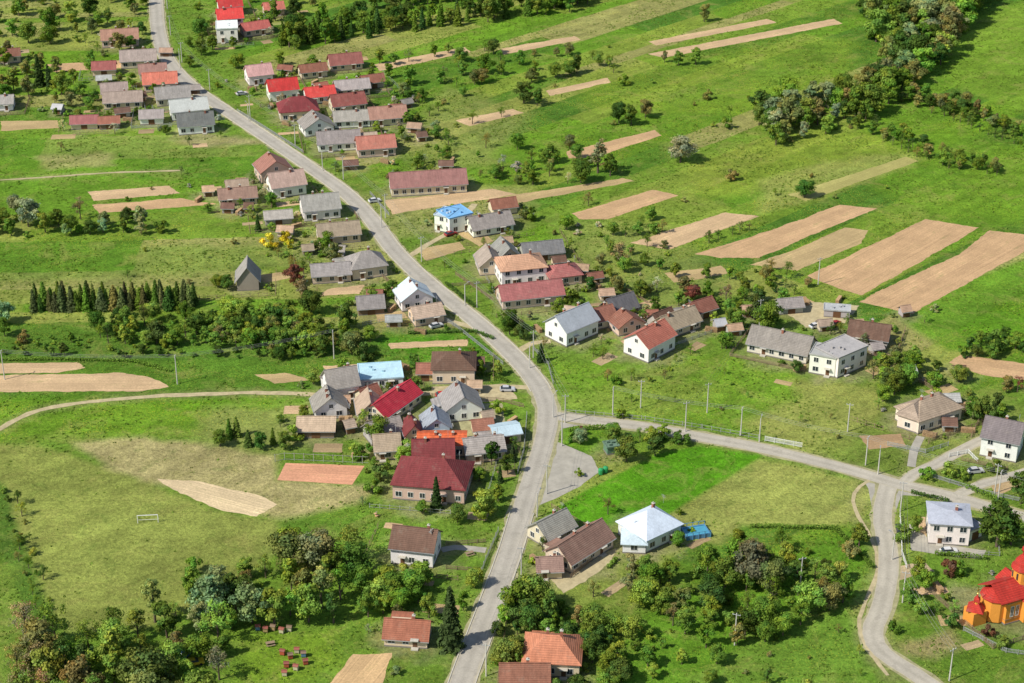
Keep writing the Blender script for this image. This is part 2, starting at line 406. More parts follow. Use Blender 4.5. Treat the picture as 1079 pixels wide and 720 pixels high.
sheet('junction_paving', [(905, 496), (965, 512), (985, 524), (950, 522), (944, 540), (920, 540), (915, 515)], (0.4, .4, .4), M_PAVE, 0.1)

# ---------------------------------------------------------------- houses
maroon = (.21, .045, .045); red = (.46, .06, .045); brick = (.35, .13, .08); brown = (.16, .09, .065)
grey = (.30, .275, .25); dgrey = (.17, .165, .165); tan = (.40, .31, .225); lblue = (.5, .62, .68); rust = (.28, .12, .08); bgrey = (.30, .34, .38)
W = (.82, .80, .74); C = (.66, .55, .39); P = (.62, .46, .37); Y = (.7, .52, .22); GR = (.42, .4, .37); WD = (.22, .155, .10); BL = (.45, .6, .7)
HOUSES = []
def windows_on(mb, L, storeys, wh, face, skip=None):
    n = max(1, int((L-1.4)/2.6)); sp = L/(n+0.0)
    for s_ in range(storeys):
        z0 = 1.0+s_*2.8
        if z0+1.3 > wh-0.1: continue
        for i in range(n):
            x = -L/2+sp*(i+.5)
            if skip is not None and s_ == 0 and abs(x-skip) < 1.3: continue
            face(mb, x, z0, 0.62 if (i+s_) % 3 else 0.75, 1.35)
def mkface(axis, sign, off):
    def f(mb, x, z0, w, h):
        def bx(a, b, d0, d1, z0, z1, m):
            lo, hi = sorted((sign*(off+d0), sign*(off+d1)))
            if axis == 'y': mb.box(a, b, lo, hi, z0, z1, m)
            else: mb.box(lo, hi, a, b, z0, z1, m)
        t = 0.1
        bx(x-w, x+w, -.02, .02, z0, z0+h, 1)
        bx(x-w-t, x-w, -.02, .06, z0-t, z0+h+t, 0); bx(x+w, x+w+t, -.02, .06, z0-t, z0+h+t, 0)
        bx(x-w, x+w, -.02, .06, z0+h, z0+h+t, 0); bx(x-w, x+w, -.02, .09, z0-t, z0, 0)
        bx(x-.035, x+.035, -.01, .05, z0, z0+h, 0)
    return f
def gable_roof(mb, L, d, wh, rh, ov=0.5, t=0.2, z_=0.03):
    sl = rh/(d/2); e = ov*sl
    y0 = d/2+ov; X = L/2+ov
    for s_ in (1, -1):
        p = [(y0*s_, wh-e+z_), (0, wh+rh+z_), (0, wh+rh+z_+t), (y0*s_, wh-e+z_+t)]
        v = [(-X, a, b) for a, b in p]+[(X, a, b) for a, b in p]
        mb.add(v, [(0, 1, 2, 3), (7, 6, 5, 4), (0, 4, 5, 1), (3, 2, 6, 7), (0, 3, 7, 4)])
    mb.box(-X-.02, X+.02, -.13, .13, wh+rh+z_+t-.06, wh+rh+z_+t+.07)
def hip_roof(mb, L, d, wh, rh, ov=0.55, t=0.18):
    X = L/2+ov; Yy = d/2+ov; r = max(0.0, L/2-d/2*0.9); z = wh+.02
    b = [(-X, -Yy), (X, -Yy), (X, Yy), (-X, Yy)]
    v = [(x, y, z) for x, y in b]+[(x, y, z+t) for x, y in b]+[(-r-.01, 0, wh+rh), (r+.01, 0, wh+rh)]
    mb.add(v, [(3, 2, 1, 0), (0, 1, 5, 4), (1, 2, 6, 5), (2, 3, 7, 6), (3, 0, 4, 7), (4, 5, 9, 8), (6, 7, 8, 9), (5, 6, 9), (7, 4, 8)])
def house(ax, ay, bx, by, depth, wh, rh, rt, wall, roof, name='house', win=True, chim=True, door=True):
    A = G(ax, ay); B = G(bx, by); u = B-A; L = float(np.linalg.norm(u)); u = u/L; n = np.array([-u[1], u[0]])
    c = A+u*L/2+n*depth/2; ang = math.atan2(u[1], u[0]); D = depth
    if rt == 'y' or (rt == 'hip' and D > L):
        L, D = D, L; ang += pi/2
        if rt == 'y': rt = 'x'
    ft = math.hypot(L, D)/2
    HOUSES.append((c, ft, ang, L, D))
    wall = tuple(min(.85, x*random.uniform(.92, 1.04)) for x in wall)
    kk = random.uniform(.85, 1.15); roof = tuple(min(.8, x*kk*random.uniform(.96, 1.04)) for x in roof)
    e = empty(name, (c[0], c[1], 0), ang)
    st = 2 if wh > 5 else 1
    mb = MB(); x, y = L/2, D/2
    if rt == 'x':
        mb.add([(-x, -y, .35), (x, -y, .35), (x, y, .35), (-x, y, .35), (-x, -y, wh), (x, -y, wh), (x, y, wh), (-x, y, wh), (-x, 0, wh+rh), (x, 0, wh+rh)],
               [(0, 1, 5, 4), (2, 3, 7, 6), (1, 2, 6, 9, 5), (3, 0, 4, 8, 7)])
    else:
        mb.box(-x, x, -y, y, .35, wh)
    mb.box(-x-.05, x+.05, -y-.05, y+.05, 0, .34, 1)
    mb.obj('walls', [M_WALL, M_PLINTH], parent=e, color=wall)
    rb = MB()
    if rt == 'x': gable_roof(rb, L, D, wh, rh)
    elif rt == 'hip': hip_roof(rb, L, D, wh, rh)
    else:
        o_ = .25
        rb.box(-x-o_, x+o_, -y-o_, y+o_, wh+.005, wh+.22)
        for b in ((-x-o_, x+o_, -y-o_, -y-o_+.2), (-x-o_, x+o_, y+o_-.2, y+o_), (-x-o_, -x-o_+.2, -y-o_+.2, y+o_-.2), (x+o_-.2, x+o_, -y-o_+.2, y+o_-.2)):
            rb.box(*b, wh+.22, wh+.42)
        for q in range(3):
            rx = random.uniform(-x*.6, x*.6); ry = random.uniform(-y*.6, y*.6); rb.box(rx-.3, rx+.3, ry-.3, ry+.3, wh+.22, wh+.8)
    rb.obj('roof', [M_FLAT if rt == 'flat' or roof[2] > .4 else M_ROOF], parent=e, color=roof)
    if rt == 'x':
        gb = MB(); sl = rh/(D/2)*.5
        for s_ in (1, -1):
            yy = s_*(D/2+.5+.09); gb.box(-x-.5, x+.5, yy-.07, yy+.07, wh-sl, wh-sl+.13)
        gb.obj('gutters', [M_METAL], parent=e)
    if win:
        wb = MB()
        ds = random.choice([-1, 1])*L*.22 if door else None
        windows_on(wb, L, st, wh, mkface('y', -1, D/2), ds)
        windows_on(wb, L, st, wh, mkface('y', 1, D/2))
        for s_ in (1, -1):
            fc = mkface('x', s_, L/2)
            windows_on(wb, D, st, wh, fc)
            if rt == 'x' and rh > 2.4: fc(wb, 0, wh+.15, .5, min(1.1, rh*.4))
        wb.obj('windows', [M_FRAME, M_GLASS], parent=e)
        if door:
            db = MB(); db.box(ds-.5, ds+.5, -D/2-.06, -D/2+.02, .36, 2.4); db.box(ds-.8, ds+.8, -D/2-1.0, -D/2-.055, 0, .3, 1)
            db.box(ds-.9, ds+.9, -D/2-1.1, -D/2-.02, 2.5, 2.6, 1)
            db.obj('door', [M_DOOR, M_KERB], parent=e)
        if rt != 'flat' and L > 8 and random.random() < .45:
            px_ = -ds if ds else 0; pw = random.uniform(1.6, 2.4); pd = random.uniform(2, 3)
            pb = MB(); pb.box(px_-pw, px_+pw, D/2+.02, D/2+pd, 0, 2.4)
            pb.obj('porch_walls', [M_WALL], parent=e, color=tuple(q*.9 for q in wall))
            pr = MB(); z1 = min(wh-.2, 3.2)
            pr.add([(px_-pw-.3, D/2+.03, z1), (px_+pw+.3, D/2+.03, z1), (px_+pw+.3, D/2+pd+.4, 2.42), (px_-pw-.3, D/2+pd+.4, 2.42), (px_-pw-.3, D/2+.03, z1+.12), (px_+pw+.3, D/2+.03, z1+.12), (px_+pw+.3, D/2+pd+.4, 2.54), (px_-pw-.3, D/2+pd+.4, 2.54)],
                   [(0, 3, 2, 1), (4, 5, 6, 7), (0, 1, 5, 4), (1, 2, 6, 5), (2, 3, 7, 6), (3, 0, 4, 7)])
            pr.obj('porch_roof', [M_ROOF], parent=e, color=roof)
    elif door:
        db = MB(); db.box(-1.1, 1.1, -D/2-.07, -D/2+.02, .05, min(2.3, wh-.2)); db.obj('door', [M_DOOR], parent=e)
    if chim and rt != 'flat':
        cb = MB()
        for q in range(random.choice([1, 1, 2])):
            cx = (random.uniform(-.32, -.08) if q else random.uniform(.0, .32))*L; cy = random.choice([-.5, .5, .7])
            top = wh+rh+.8
            cb.box(cx-.3, cx+.3, cy-.3, cy+.3, wh+rh*.35, top); cb.box(cx-.38, cx+.38, cy-.38, cy+.38, top, top+.12, 1)
            cb.cyl(cx, cy, top+.12, top+.45, .13, .13, 8, 1)
        cb.obj('chimney', [M_BRICK, M_KERB], parent=e)
    if win and rt != 'flat' and random.random() < .4:
        ab = MB(); cx = L*.38; ab.cyl(cx, 0, wh+rh, wh+rh+2.4, .03, .03, 5)
        for zz, ww in ((2.2, .6), (1.9, .8), (1.6, .5)): ab.box(cx-.02, cx+.02, -ww, ww, wh+rh+zz, wh+rh+zz+.04)
        ab.obj('antenna', [M_METAL], parent=e)
    return e
H = house
H(412, 594, 456, 599, 8.5, 4.6, 3.2, 'x', W, brown)
H(405, 681, 450, 684, 6.5, 2.4, 2.6, 'x', C, brick)
H(552, 712, 610, 715, 10, 3.6, 3.8, 'hip', C, (.42, .17, .10))
H(528, 738, 578, 738, 8, 3.2, 3.2, 'x', C, rust)
H(577, 579, 606, 564, 7, 2.9, 2.8, 'x', C, grey)
H(602, 605, 646, 577, 8, 2.9, 3.2, 'x', C, (.25, .14, .11))
H(567, 611, 592, 610, 5, 2.4, 2, 'x', C, (.28, .17, .14), 'outbuilding')
H(681, 583, 717, 566, 10, 3.6, 4, 'hip', W, (.6, .68, .72))
H(656, 583, 680, 584, 6, 2.6, 1.2, 'hip', W, (.6, .68, .72), 'outbuilding', True, False)
H(414, 526, 489, 532, 13, 4.2, 4.6, 'hip', P, maroon, 'school_building')
H(436, 500, 478, 499, 9, 3.8, 3.6, 'x', P, maroon)
H(441, 482, 490, 482, 7, 3.6, 1.3, 'x', C, (.62, .13, .05))
H(492, 489, 532, 485, 8, 3, 2.0, 'x', C, grey)
H(407, 450, 444, 424, 7.5, 3, 2.6, 'x', C, (.50, .035, .055))
H(378, 446, 404, 444, 8, 2.8, 3, 'y', C, tan)
H(348, 424, 379, 419, 8, 4.2, 3.4, 'x', W, grey)
H(333, 444, 366, 440, 7, 3.2, 3.2, 'y', W, grey)
H(314, 462, 352, 462, 7, 2.4, 2.0, 'x', WD, tan, 'outbuilding', False, False)
H(392, 470, 425, 462, 6, 2.6, 2.4, 'x', GR, grey, 'outbuilding', False, False)
H(380, 411, 425, 408, 9, 2.9, .5, 'flat', W, (.40, .54, .64), 'workshop')
H(456, 405, 500, 405, 10, 4.4, 3.2, 'hip', C, brown)
H(440, 402, 456, 402, 5, 2.6, 1.6, 'x', Y, rust, 'garage', False, False)
H(470, 446, 508, 442, 9, 3.6, 3.6, 'y', W, grey)
H(447, 463, 474, 461, 7, 3.2, 2.6, 'y', BL, bgrey)
H(428, 470, 446, 468, 6, 3.2, 2.6, 'y', C, maroon)
H(522, 470, 549, 466, 6, 2.8, 1.0, 'x', C, lblue, 'outbuilding', False, False)
H(396, 486, 422, 484, 7, 3, 2.6, 'x', C, tan)
H(500, 462, 520, 460, 5, 2.4, 1.6, 'x', C, rust, 'outbuilding', False, False)
H(385, 430, 402, 424, 5, 2.6, 2, 'x', C, rust, 'outbuilding', False, False)
H(597, 366, 630, 352, 9, 4.8, 3.4, 'x', W, (.34, .37, .40))
H(683, 383, 711, 368, 9, 4.8, 3.0, 'x', W, (.44, .15, .11))
H(626, 349, 650, 343, 7, 2.8, 2.4, 'x', C, rust)
H(652, 355, 679, 349, 6, 2.8, 2.6, 'y', P, rust)
H(646, 338, 672, 330, 6, 2.6, 3, 'x', WD, dgrey, 'barn', False, False)
H(704, 358, 738, 346, 7, 2.8, 3, 'x', C, tan)
H(694, 350, 712, 343, 5, 2.4, 2.4, 'x', GR, brown, 'outbuilding', False, False)
H(733, 339, 755, 332, 6, 2.6, 2.2, 'x', C, rust, 'outbuilding', False, False)
H(787, 371, 849, 384, 9, 3.0, 3.4, 'x', (.7, .64, .52), (.27, .25, .22), 'long_farm_building')
H(882, 399, 912, 386, 8.5, 6.2, .4, 'flat', W, (.36, .36, .35))
H(852, 393, 879, 398, 7, 5.8, .4, 'flat', W, (.34, .34, .34))
H(893, 362, 934, 368, 7, 2.8, 3, 'x', GR, brown)
H(822, 332, 846, 330, 5, 2.3, 1.6, 'x', GR, grey, 'outbuilding', False, False)
H(868, 334, 895, 336, 4, 2.2, .4, 'flat', GR, (.5, .5, .5), 'outbuilding', False, False)
H(967, 458, 1012, 443, 9, 3.8, 3, 'hip', (.74, .66, .50), tan)
H(945, 450, 966, 457, 8, 3.8, 3, 'hip', (.74, .66, .50), tan)
H(1032, 480, 1070, 488, 9, 5.8, 3.4, 'x', W, (.22, .19, .18))
H(978, 573, 1020, 576, 9, 5.8, 1.2, 'hip', W, (.42, .47, .5))
H(1020, 572, 1034, 566, 7, 3, .4, 'flat', W, (.5, .5, .5), 'garage', False, False, True)
H(529, 303, 576, 298, 10, 5.2, 2.8, 'hip', W, (.52, .28, .18))
H(530, 327, 594, 320, 8.5, 3.2, 2.8, 'x', C, (.32, .12, .11))
H(580, 303, 613, 299, 8, 3, 2.4, 'hip', P, (.32, .11, .10))
H(506, 291, 530, 289, 9, 3.2, 3, 'y', C, (.33, .28, .23))
H(526, 282, 548, 279, 9, 3, 3, 'y', C, grey)
H(553, 277, 594, 273, 7, 2.6, 2.4, 'x', GR, dgrey, 'barn', False, False)
H(474, 248, 498, 242, 8, 5.6, .4, 'flat', W, (.16, .34, .56))
H(458, 243, 473, 246, 7, 5.4, .4, 'flat', W, (.5, .6, .66))
H(499, 251, 541, 244, 8, 2.8, 2.8, 'x', W, grey)
H(413, 208, 492, 203, 9, 3.4, 3.4, 'x', C, (.31, .15, .13), 'long_farm_building')
H(520, 228, 545, 225, 6, 2.6, 2, 'x', C, rust, 'outbuilding', False, False)
H(378, 167, 417, 164, 8, 3.4, 3, 'x', P, (.42, .17, .12))
H(336, 161, 380, 158, 8, 3.2, 3, 'x', W, grey)
H(374, 158, 398, 156, 7, 2.6, 2, 'x', C, tan, 'outbuilding', False, False)
H(322, 145, 352, 141, 9, 3.2, 3.2, 'y', W, grey)
H(296, 129, 336, 126, 10, 3.6, 4.2, 'hip', C, maroon)
H(285, 108, 315, 105, 8, 4.4, 3, 'x', W, (.60, .05, .045))
H(324, 111, 354, 108, 8, 3, 2.4, 'x', W, (.50, .06, .05))
H(352, 121, 386, 117, 8, 3.2, 3, 'x', C, (.28, .09, .08))
H(355, 103, 390, 100, 7, 3, 2.4, 'x', C, (.35, .3, .28))
H(391, 134, 429, 131, 8, 3, 3, 'x', C, (.32, .18, .14))
H(353, 136, 390, 134, 7, 3, 2.4, 'x', W, grey)
H(263, 91, 288, 88, 8, 4, 2.8, 'x', W, (.52, .32, .29))
H(349, 76, 382, 73, 7, 2.8, 3, 'x', C, (.30, .12, .10))
H(318, 84, 345, 81, 6, 2.8, 2, 'x', C, rust)
H(384, 95, 406, 92, 6, 2.6, 2, 'x', GR, rust, 'outbuilding', False, False)
H(229, 46, 251, 45, 10, 6, .4, 'flat', W, (.7, .7, .7))
H(231, 34, 257, 32, 8, 5.5, 3, 'x', W, (.58, .06, .05))
H(232, 18, 256, 16, 8, 4.2, 2.8, 'x', W, (.52, .05, .045))
H(258, 40, 285, 36, 6, 3, 2.2, 'x', P, (.46, .12, .10))
H(280, 18, 300, 16, 6, 3, 2.2, 'x', P, (.46, .14, .11))
H(108, 51, 146, 49, 8, 3.4, 3, 'x', P, (.38, .20, .15))
H(128, 73, 165, 71, 8, 3.2, 3, 'x', C, (.34, .28, .25))
H(98, 81, 122, 80, 6, 2.8, 2.2, 'x', C, (.34, .11, .10), 'outbuilding', False, False)
H(152, 98, 187, 96, 8, 3.4, 3, 'x', C, (.54, .17, .11))
H(148, 86, 176, 84, 7, 3.2, 2.4, 'x', C, (.38, .21, .18))
H(166, 113, 201, 110, 8, 3.2, 3, 'x', C, grey)
H(110, 116, 150, 114, 8, 2.8, 2.6, 'x', C, (.3, .23, .19))
H(108, 106, 135, 104, 7, 2.8, 2.6, 'x', C, (.36, .3, .25), 'barn', False, False)
H(182, 128, 220, 124, 8, 3.6, 3, 'x', W, (.42, .42, .42))
H(189, 143, 226, 140, 8, 3.6, 3.2, 'x', W, dgrey)
H(148, 132, 172, 131, 6, 2.6, 2, 'x', W, grey, 'outbuilding', False, False)
H(75, 137, 103, 136, 5, 2.4, 2, 'x', C, (.30, .11, .10), 'outbuilding', False, False)
H(105, 137, 126, 136, 5, 2.4, 1.6, 'x', WD, rust, 'outbuilding', False, False)
H(276, 194, 308, 189, 9, 4, 3.4, 'y', P, (.32, .15, .12))
H(288, 210, 323, 205, 9, 4, 3.4, 'x', W, (.46, .30, .26))
H(232, 218, 271, 215, 7, 2.6, 2.2, 'x', C, (.32, .20, .15))
H(240, 207, 262, 205, 6, 2.4, 2, 'x', WD, tan, 'barn', False, False)
H(321, 234, 359, 230, 9, 3.8, 3.4, 'x', W, grey)
H(280, 238, 308, 236, 5, 2.3, 1.6, 'x', GR, (.35, .33, .28), 'outbuilding', False, False)
H(337, 259, 380, 255, 8, 3, 2.6, 'x', C, (.32, .24, .18))
H(372, 296, 408, 291, 9, 3.6, 3.8, 'hip', C, (.27, .25, .23))
H(330, 300, 370, 297, 7, 2.8, 2.2, 'x', C, grey)
H(424, 329, 456, 324, 8, 3.6, 3.2, 'y', W, (.5, .55, .59))
H(438, 345, 468, 340, 7, 2.8, 2.0, 'x', C, tan)
H(378, 333, 405, 331, 6, 2.4, 2.4, 'x', WD, grey, 'outbuilding', False, False)
H(250, 307, 273, 306, 8, 3.4, 4.2, 'y', (.3, .27, .24), grey, 'barn', False, False)
H(0, 68, 22, 66, 6, 3, 2, 'x', C, rust)
H(-10, 118, 14, 117, 7, 3, 2, 'x', W, grey)
H(640, 480, 652, 478, 3, 2.1, .3, 'flat', (.12, .22, .15), (.16, .24, .17), 'bus_shelter', False, False, False)
for (x, y) in [(398, 128), (418, 120), (470, 180), (590, 283), (628, 300), (640, 318), (775, 355), (300, 250), (240, 225), (220, 208), (355, 270), (415, 345), (505, 390), (515, 448), (370, 458), (905, 350), (960, 400), (1003, 430), (790, 335), (175, 60), (110, 90), (60, 120), (430, 115), (445, 150), (535, 262), (955, 335), (870, 350), (1012, 400), (760, 350), (325, 270), (300, 78), (370, 180), (262, 225), (150, 108), (130, 125), (205, 100), (410, 155), (340, 98), (436, 140), (360, 285), (395, 318), (452, 478), (430, 455), (500, 415), (362, 432), (612, 290), (600, 335), (688, 340), (718, 338), (1000, 455), (925, 375)]:
    w = random.uniform(8, 15)
    H(x-w/2, y, x+w/2, y-random.uniform(-1, 2), random.uniform(2.5, 4), 2.1, 1.0, 'x', random.choice([WD, GR, C]), random.choice([rust, grey, tan, brown, (.4, .4, .4), (.45, .3, .2)]), 'garden_shed', False, False)

def church():
    c = G(1066, 643); e = empty('church', (c[0], c[1], 0), radians(24))
    OR = (.72, .30, .05)
    mb = MB(); mb.box(-5, 8, -4, 4, .3, 6.2); mb.lathe(-5, 0, [(3.3, .3), (3.3, 5.6)], 10); mb.box(-5.1, 8.1, -4.1, 4.1, 0, .29, 1)
    mb.box(-1, 4, -5.4, 5.4, .3, 5.6)
    mb.box(-12, -8.4, -1.8, 1.8, 0, 3.4)
    mb.lathe(1.5, 0, [(2.3, 5), (2.3, 11.2)], 8); mb.lathe(-10.2, 0, [(.7, 3.5), (.7, 5.4)], 8)
    mb.obj('walls', [M_WALL, M_PLINTH], parent=e, color=OR)
    rb = MB(); gable_roof(rb, 13, 8, 6.2, 2.6, .35); rb.lathe(-5, 0, [(3.6, 5.6), (3.6, 5.75), (0.05, 8.0)], 10)
    for s_ in (1, -1):
        v = [(-1.3, s_*5.7, 5.62), (4.3, s_*5.7, 5.62), (1.5, s_*5.7, 7.7), (1.5, 0, 7.7), (-1.3, 0, 5.62), (4.3, 0, 5.62)]
        rb.add(v, [(0, 2, 3, 4), (1, 5, 3, 2)])
    rb.lathe(1.5, 0, [(2.7, 11.2), (2.6, 11.5), (2.1, 12.2), (1.9, 12.9), (1.1, 14), (.55, 14.5), (.55, 15.3), (.9, 15.8), (.75, 16.4), (.25, 17), (.05, 17.9)], 12)
    rb.lathe(-10.2, 0, [(2.7, 3.4), (2.7, 3.5), (.8, 5), (.8, 5.4), (1.0, 5.5), (.85, 6.1), (.3, 6.6), (.05, 7.4)], 4)
    rb.obj('roof', [M_ROOF], parent=e, color=(.42, .035, .025))
    gb = MB()
    for s_ in (1, -1):
        gb.add([(-1, s_*5.4, 5.6), (4, s_*5.4, 5.6), (1.5, s_*5.4, 7.5)], [(0, 1, 2)])
    gb.obj('gable', [M_WALL], parent=e, color=OR)
    tb = MB()
    for z in (1.2, 5.4): tb.box(-5.06, 8.06, -4.06, 4.06, z, z+.12)
    tb.lathe(1.5, 0, [(2.4, 10.9), (2.45, 11.1), (2.4, 11.18)], 8)
    tb.obj('trim', [M_WOOD], parent=e)
    kb = MB()
    for x, z in ((1.5, 17.9), (-10.2, 7.4)):
        kb.box(x-.06, x+.06, -.06, .06, z-.1, z+1.5); kb.box(x-.5, x-.06, -.05, .05, z+.9, z+1.02); kb.box(x+.06, x+.5, -.05, .05, z+.9, z+1.02); kb.lathe(x, 0, [(.05, z-.1), (.2, z+.05), (.05, z+.2)], 8)
    kb.obj('cross', [M_GOLD], parent=e)
    wb = MB()
    for s_ in (1, -1):
        f = mkface('y', s_, 4.0)
        for x in (-3.4, -2.0, 5.6, 7): f(wb, x, 1.9, .35, 2.6)
        f = mkface('y', s_, 5.4)
        for x in (.3, 2.7): f(wb, x, 1.8, .4, 2.6)
    for k in range(8):
        a = 2*pi*(k+.5)/8; x = 1.5+2.02*cos(a); y = 2.02*sin(a)
        wb.box(x-.22, x+.22, y-.22, y+.22, 8.8, 10.4, 1)
    f = mkface('x', 1, 8.0); f(wb, 0, .5, .9, 2.6)
    wb.obj('windows', [M_FRAME, M_GLASS], parent=e)
    HOUSES.append((np.array(c), 9, radians(24), 16, 12)); HOUSES.append((G(1025, 632), 4, 0, 6, 6))
church()
HC = np.array([h[0] for h in HOUSES])
def blocked(p, m=0.5, road_m=1.5):
    d = HC-p
    for i in np.where((abs(d[:, 0]) < 22) & (abs(d[:, 1]) < 22))[0]:
        c, r, a, L, D = HOUSES[i]
        ca, sa = cos(-a), sin(-a); q = p-c; x = q[0]*ca-q[1]*sa; y = q[0]*sa+q[1]*ca
        if abs(x) < L/2+m and abs(y) < D/2+m: return True
    for pl, w in ROADS:
        if dline(np.array([p]), pl[::3])[0] < w/2+road_m: return True
    return False
for (c, r, a, L, D) in list(HOUSES):
    if L < 6: continue
    for k in range(2):
        w_ = random.uniform(4, 9); d_ = random.uniform(2, 4.5)
        an = random.uniform(0, 2*pi); p = c+np.array([cos(an), sin(an)])*(r+random.uniform(3, 9))
        ux = np.array([cos(a), sin(a)]); uy = np.array([-sin(a), cos(a)])
        cr = [p-ux*w_/2-uy*d_/2, p+ux*w_/2-uy*d_/2, p+ux*w_/2+uy*d_/2, p-ux*w_/2+uy*d_/2]
        if any(blocked(q, .6, 1.3) for q in cr+[p]): continue
        if any(signed(np.array([p]), kp)[0] < 4.5 for kp in KEEP): continue
        sheet('vegetable_bed', cr, random.choice([TAN3, TAN2, (.33, .24, .13), (.28, .30, .09), (.40, .30, .17)]), None, .15, True)

# ---------------------------------------------------------------- ground sheet
xs = np.concatenate([[-9000, -5000, -2500, -1200, -600, -400], np.arange(-280, 280.1, 0.8), [400, 600, 1200, 2500, 5000, 9000]])
ys = np.concatenate([[-3000, -1000, 0, 150, 250], np.arange(292, 850.1, 0.8), [950, 1100, 1500, 2500, 5000, 12000]])
X, Yg = np.meshgrid(xs, ys); P_ = np.stack([X.ravel(), Yg.ravel()], 1)
nx, ny = len(xs), len(ys)
colr = np.zeros((len(P_), 4)); colr[:, :3] = (0.17, 0.30, 0.035); colr[:, 3] = 0.25
def strips(mask_poly, dirv, wmin, wmax, amp, seed):
    r = np.random.default_rng(seed); d = dirv/np.linalg.norm(dirv); n = np.array([-d[1], d[0]])
    v = P_@n; u_ = P_@d
    e = [-1200.]
    while e[-1] < 1500: e.append(e[-1]+r.uniform(wmin, wmax))
    wv = v+(vnoise(u_*0.02, v*0.02)-.5)*2
    idx = np.searchsorted(np.array(e), wv)
    pal = np.array([(0.19, 0.32, 0.035), (0.11, 0.24, 0.025), (0.25, 0.35, 0.05), (0.32, 0.37, 0.08), (0.09, 0.215, 0.025), (0.17, 0.34, 0.025), (0.37, 0.36, 0.12), (0.15, 0.30, 0.025)])
    seg = (np.floor((u_+idx*37)/140)).astype(int)
    ch = pal[(r.integers(0, 1000, len(e)+2)[idx]+seg*5) % len(pal)]; fl = r.random(len(e)+2)
    m = np.clip(.5-signed(P_, GP(mask_poly))/6, 0, 1)[:, None]*amp
    colr[:, :3] = colr[:, :3]*(1-m)+ch*m
    colr[:, 3] = colr[:, 3]*(1-m[:, 0])+fl[idx]*m[:, 0]
dR = G(975, 231)-G(850, 291)
strips([(200, -40), (1200, -60), (1200, 420), (960, 400), (760, 300), (600, 290), (480, 260), (400, 190), (260, 70)], dR, 5, 20, .95, 3)
strips([(-120, -40), (150, -40), (200, 120), (380, 240), (520, 370), (540, 440), (-120, 470)], G(300, 300)-G(0, 306), 6, 24, .85, 5)
strips([(610, 440), (960, 520), (930, 720), (1200, 760), (500, 760), (580, 500)], G(800, 480)-G(680, 545), 9, 26, .6, 8)
def tint(px, col, a=1.0, soft=1.0, wob=3.0, flow=None):
    poly = np.array(GP(px)); mn = poly.min(0)-15; mx = poly.max(0)+15
    s_ = np.where((P_[:, 0] > mn[0]) & (P_[:, 0] < mx[0]) & (P_[:, 1] > mn[1]) & (P_[:, 1] < mx[1]))[0]
    Q = P_[s_]; d = signed(Q, poly)+(fb(Q, .12)-.5)*wob*2
    m = (np.clip(.5-d/soft/2, 0, 1)*a)[:, None]
    colr[s_, :3] = colr[s_, :3]*(1-m)+np.array(col)*m
    if flow is not None: colr[s_, 3] = colr[s_, 3]*(1-m[:, 0])+flow*m[:, 0]
OL = (.31, .36, .08); VIV = (.16, .34, .02)
tint([(-30, 465), (40, 470), (110, 490), (170, 515), (235, 540), (292, 548), (302, 572), (270, 600), (215, 640), (150, 662), (70, 668), (45, 630), (20, 560), (-30, 500)], OL, 1, 1.2, 1.2, .1)
tint([(-30, 488), (2, 510), (26, 580), (56, 660), (40, 680), (10, 600), (-30, 540)], (.11, .22, .03), .95, .8, 1)
tint([(-30, 580), (5, 600), (38, 680), (20, 740), (-30, 740)], (.16, .29, .035), .8, 1)
tint([(-30, 600), (12, 600), (30, 690), (-30, 690)], (.22, .32, .05), .6, 1.5)
tint([(75, 466), (150, 460), (290, 480), (292, 505), (400, 513), (375, 532), (300, 548), (200, 520), (110, 492)], (.50, .43, .19), .95, 1.5, 2, 0)
tint([(-30, 420), (330, 420), (310, 450), (150, 458), (20, 462), (-30, 470)], VIV, .75, 2, 3)
tint([(220, 430), (330, 425), (320, 470), (270, 480), (210, 460)], (.34, .36, .11), .65, 3)
tint([(300, 548), (410, 538), (410, 600), (300, 590)], (.14, .29, .03), .8, 3, 3, .4)
tint([(578, 382), (640, 385), (760, 372), (835, 392), (840, 420), (780, 452), (690, 446), (610, 432)], (.19, .36, .03), .9, 2, 2, .5)
tint([(590, 425), (700, 400), (760, 408), (700, 440), (640, 437)], (.27, .36, .06), .7, 4, 4)
tint([(640, 395), (720, 385), (740, 392), (660, 410)], (.28, .33, .08), .6, 3, 4)
tint([(780, 445), (840, 420), (830, 400), (940, 410), (930, 440), (895, 470), (850, 480)], (.34, .37, .09), .9, 2, 2)
tint([(570, 545), (612, 520), (690, 480), (735, 470), (805, 480), (700, 545), (640, 555)], (.12, .34, .015), 1, .6, .4, 0)
tint([(705, 545), (800, 484), (905, 506), (918, 520), (905, 550), (870, 556), (780, 552), (760, 575), (710, 565)], (.37, .41, .10), .95, 1, 1, .2)
tint([(890, 555), (925, 560), (928, 620), (915, 670), (930, 720), (640, 740), (650, 640), (800, 600)], (.14, .31, .025), .8, 2, 2, .3)
tint([(945, 590), (1010, 590), (1010, 620), (1079, 680), (1120, 740), (985, 720), (935, 670), (945, 640)], (.15, .28, .03), .9, 2)
tint([(945, 680), (1000, 665), (1012, 680), (985, 695), (950, 692)], (.42, .33, .16), .85, 1.5, 2)
tint([(860, 475), (930, 440), (990, 410), (1079, 430), (1079, 520), (960, 505)], (.24, .32, .06), .7, 3)
tint([(985, 30), (1079, 0), (1150, 0), (1150, 130), (1079, 120), (1000, 90)], (.21, .36, .035), .9, 3, 2, 0)
tint([(900, 130), (960, 120), (1090, 160), (1090, 240), (980, 225), (920, 200)], (.17, .33, .025), .7, 4, 3, .3)
tint([(720, 170), (900, 130), (960, 160), (830, 200), (740, 210)], (.29, .37, .05), .6, 4, 3, .9)
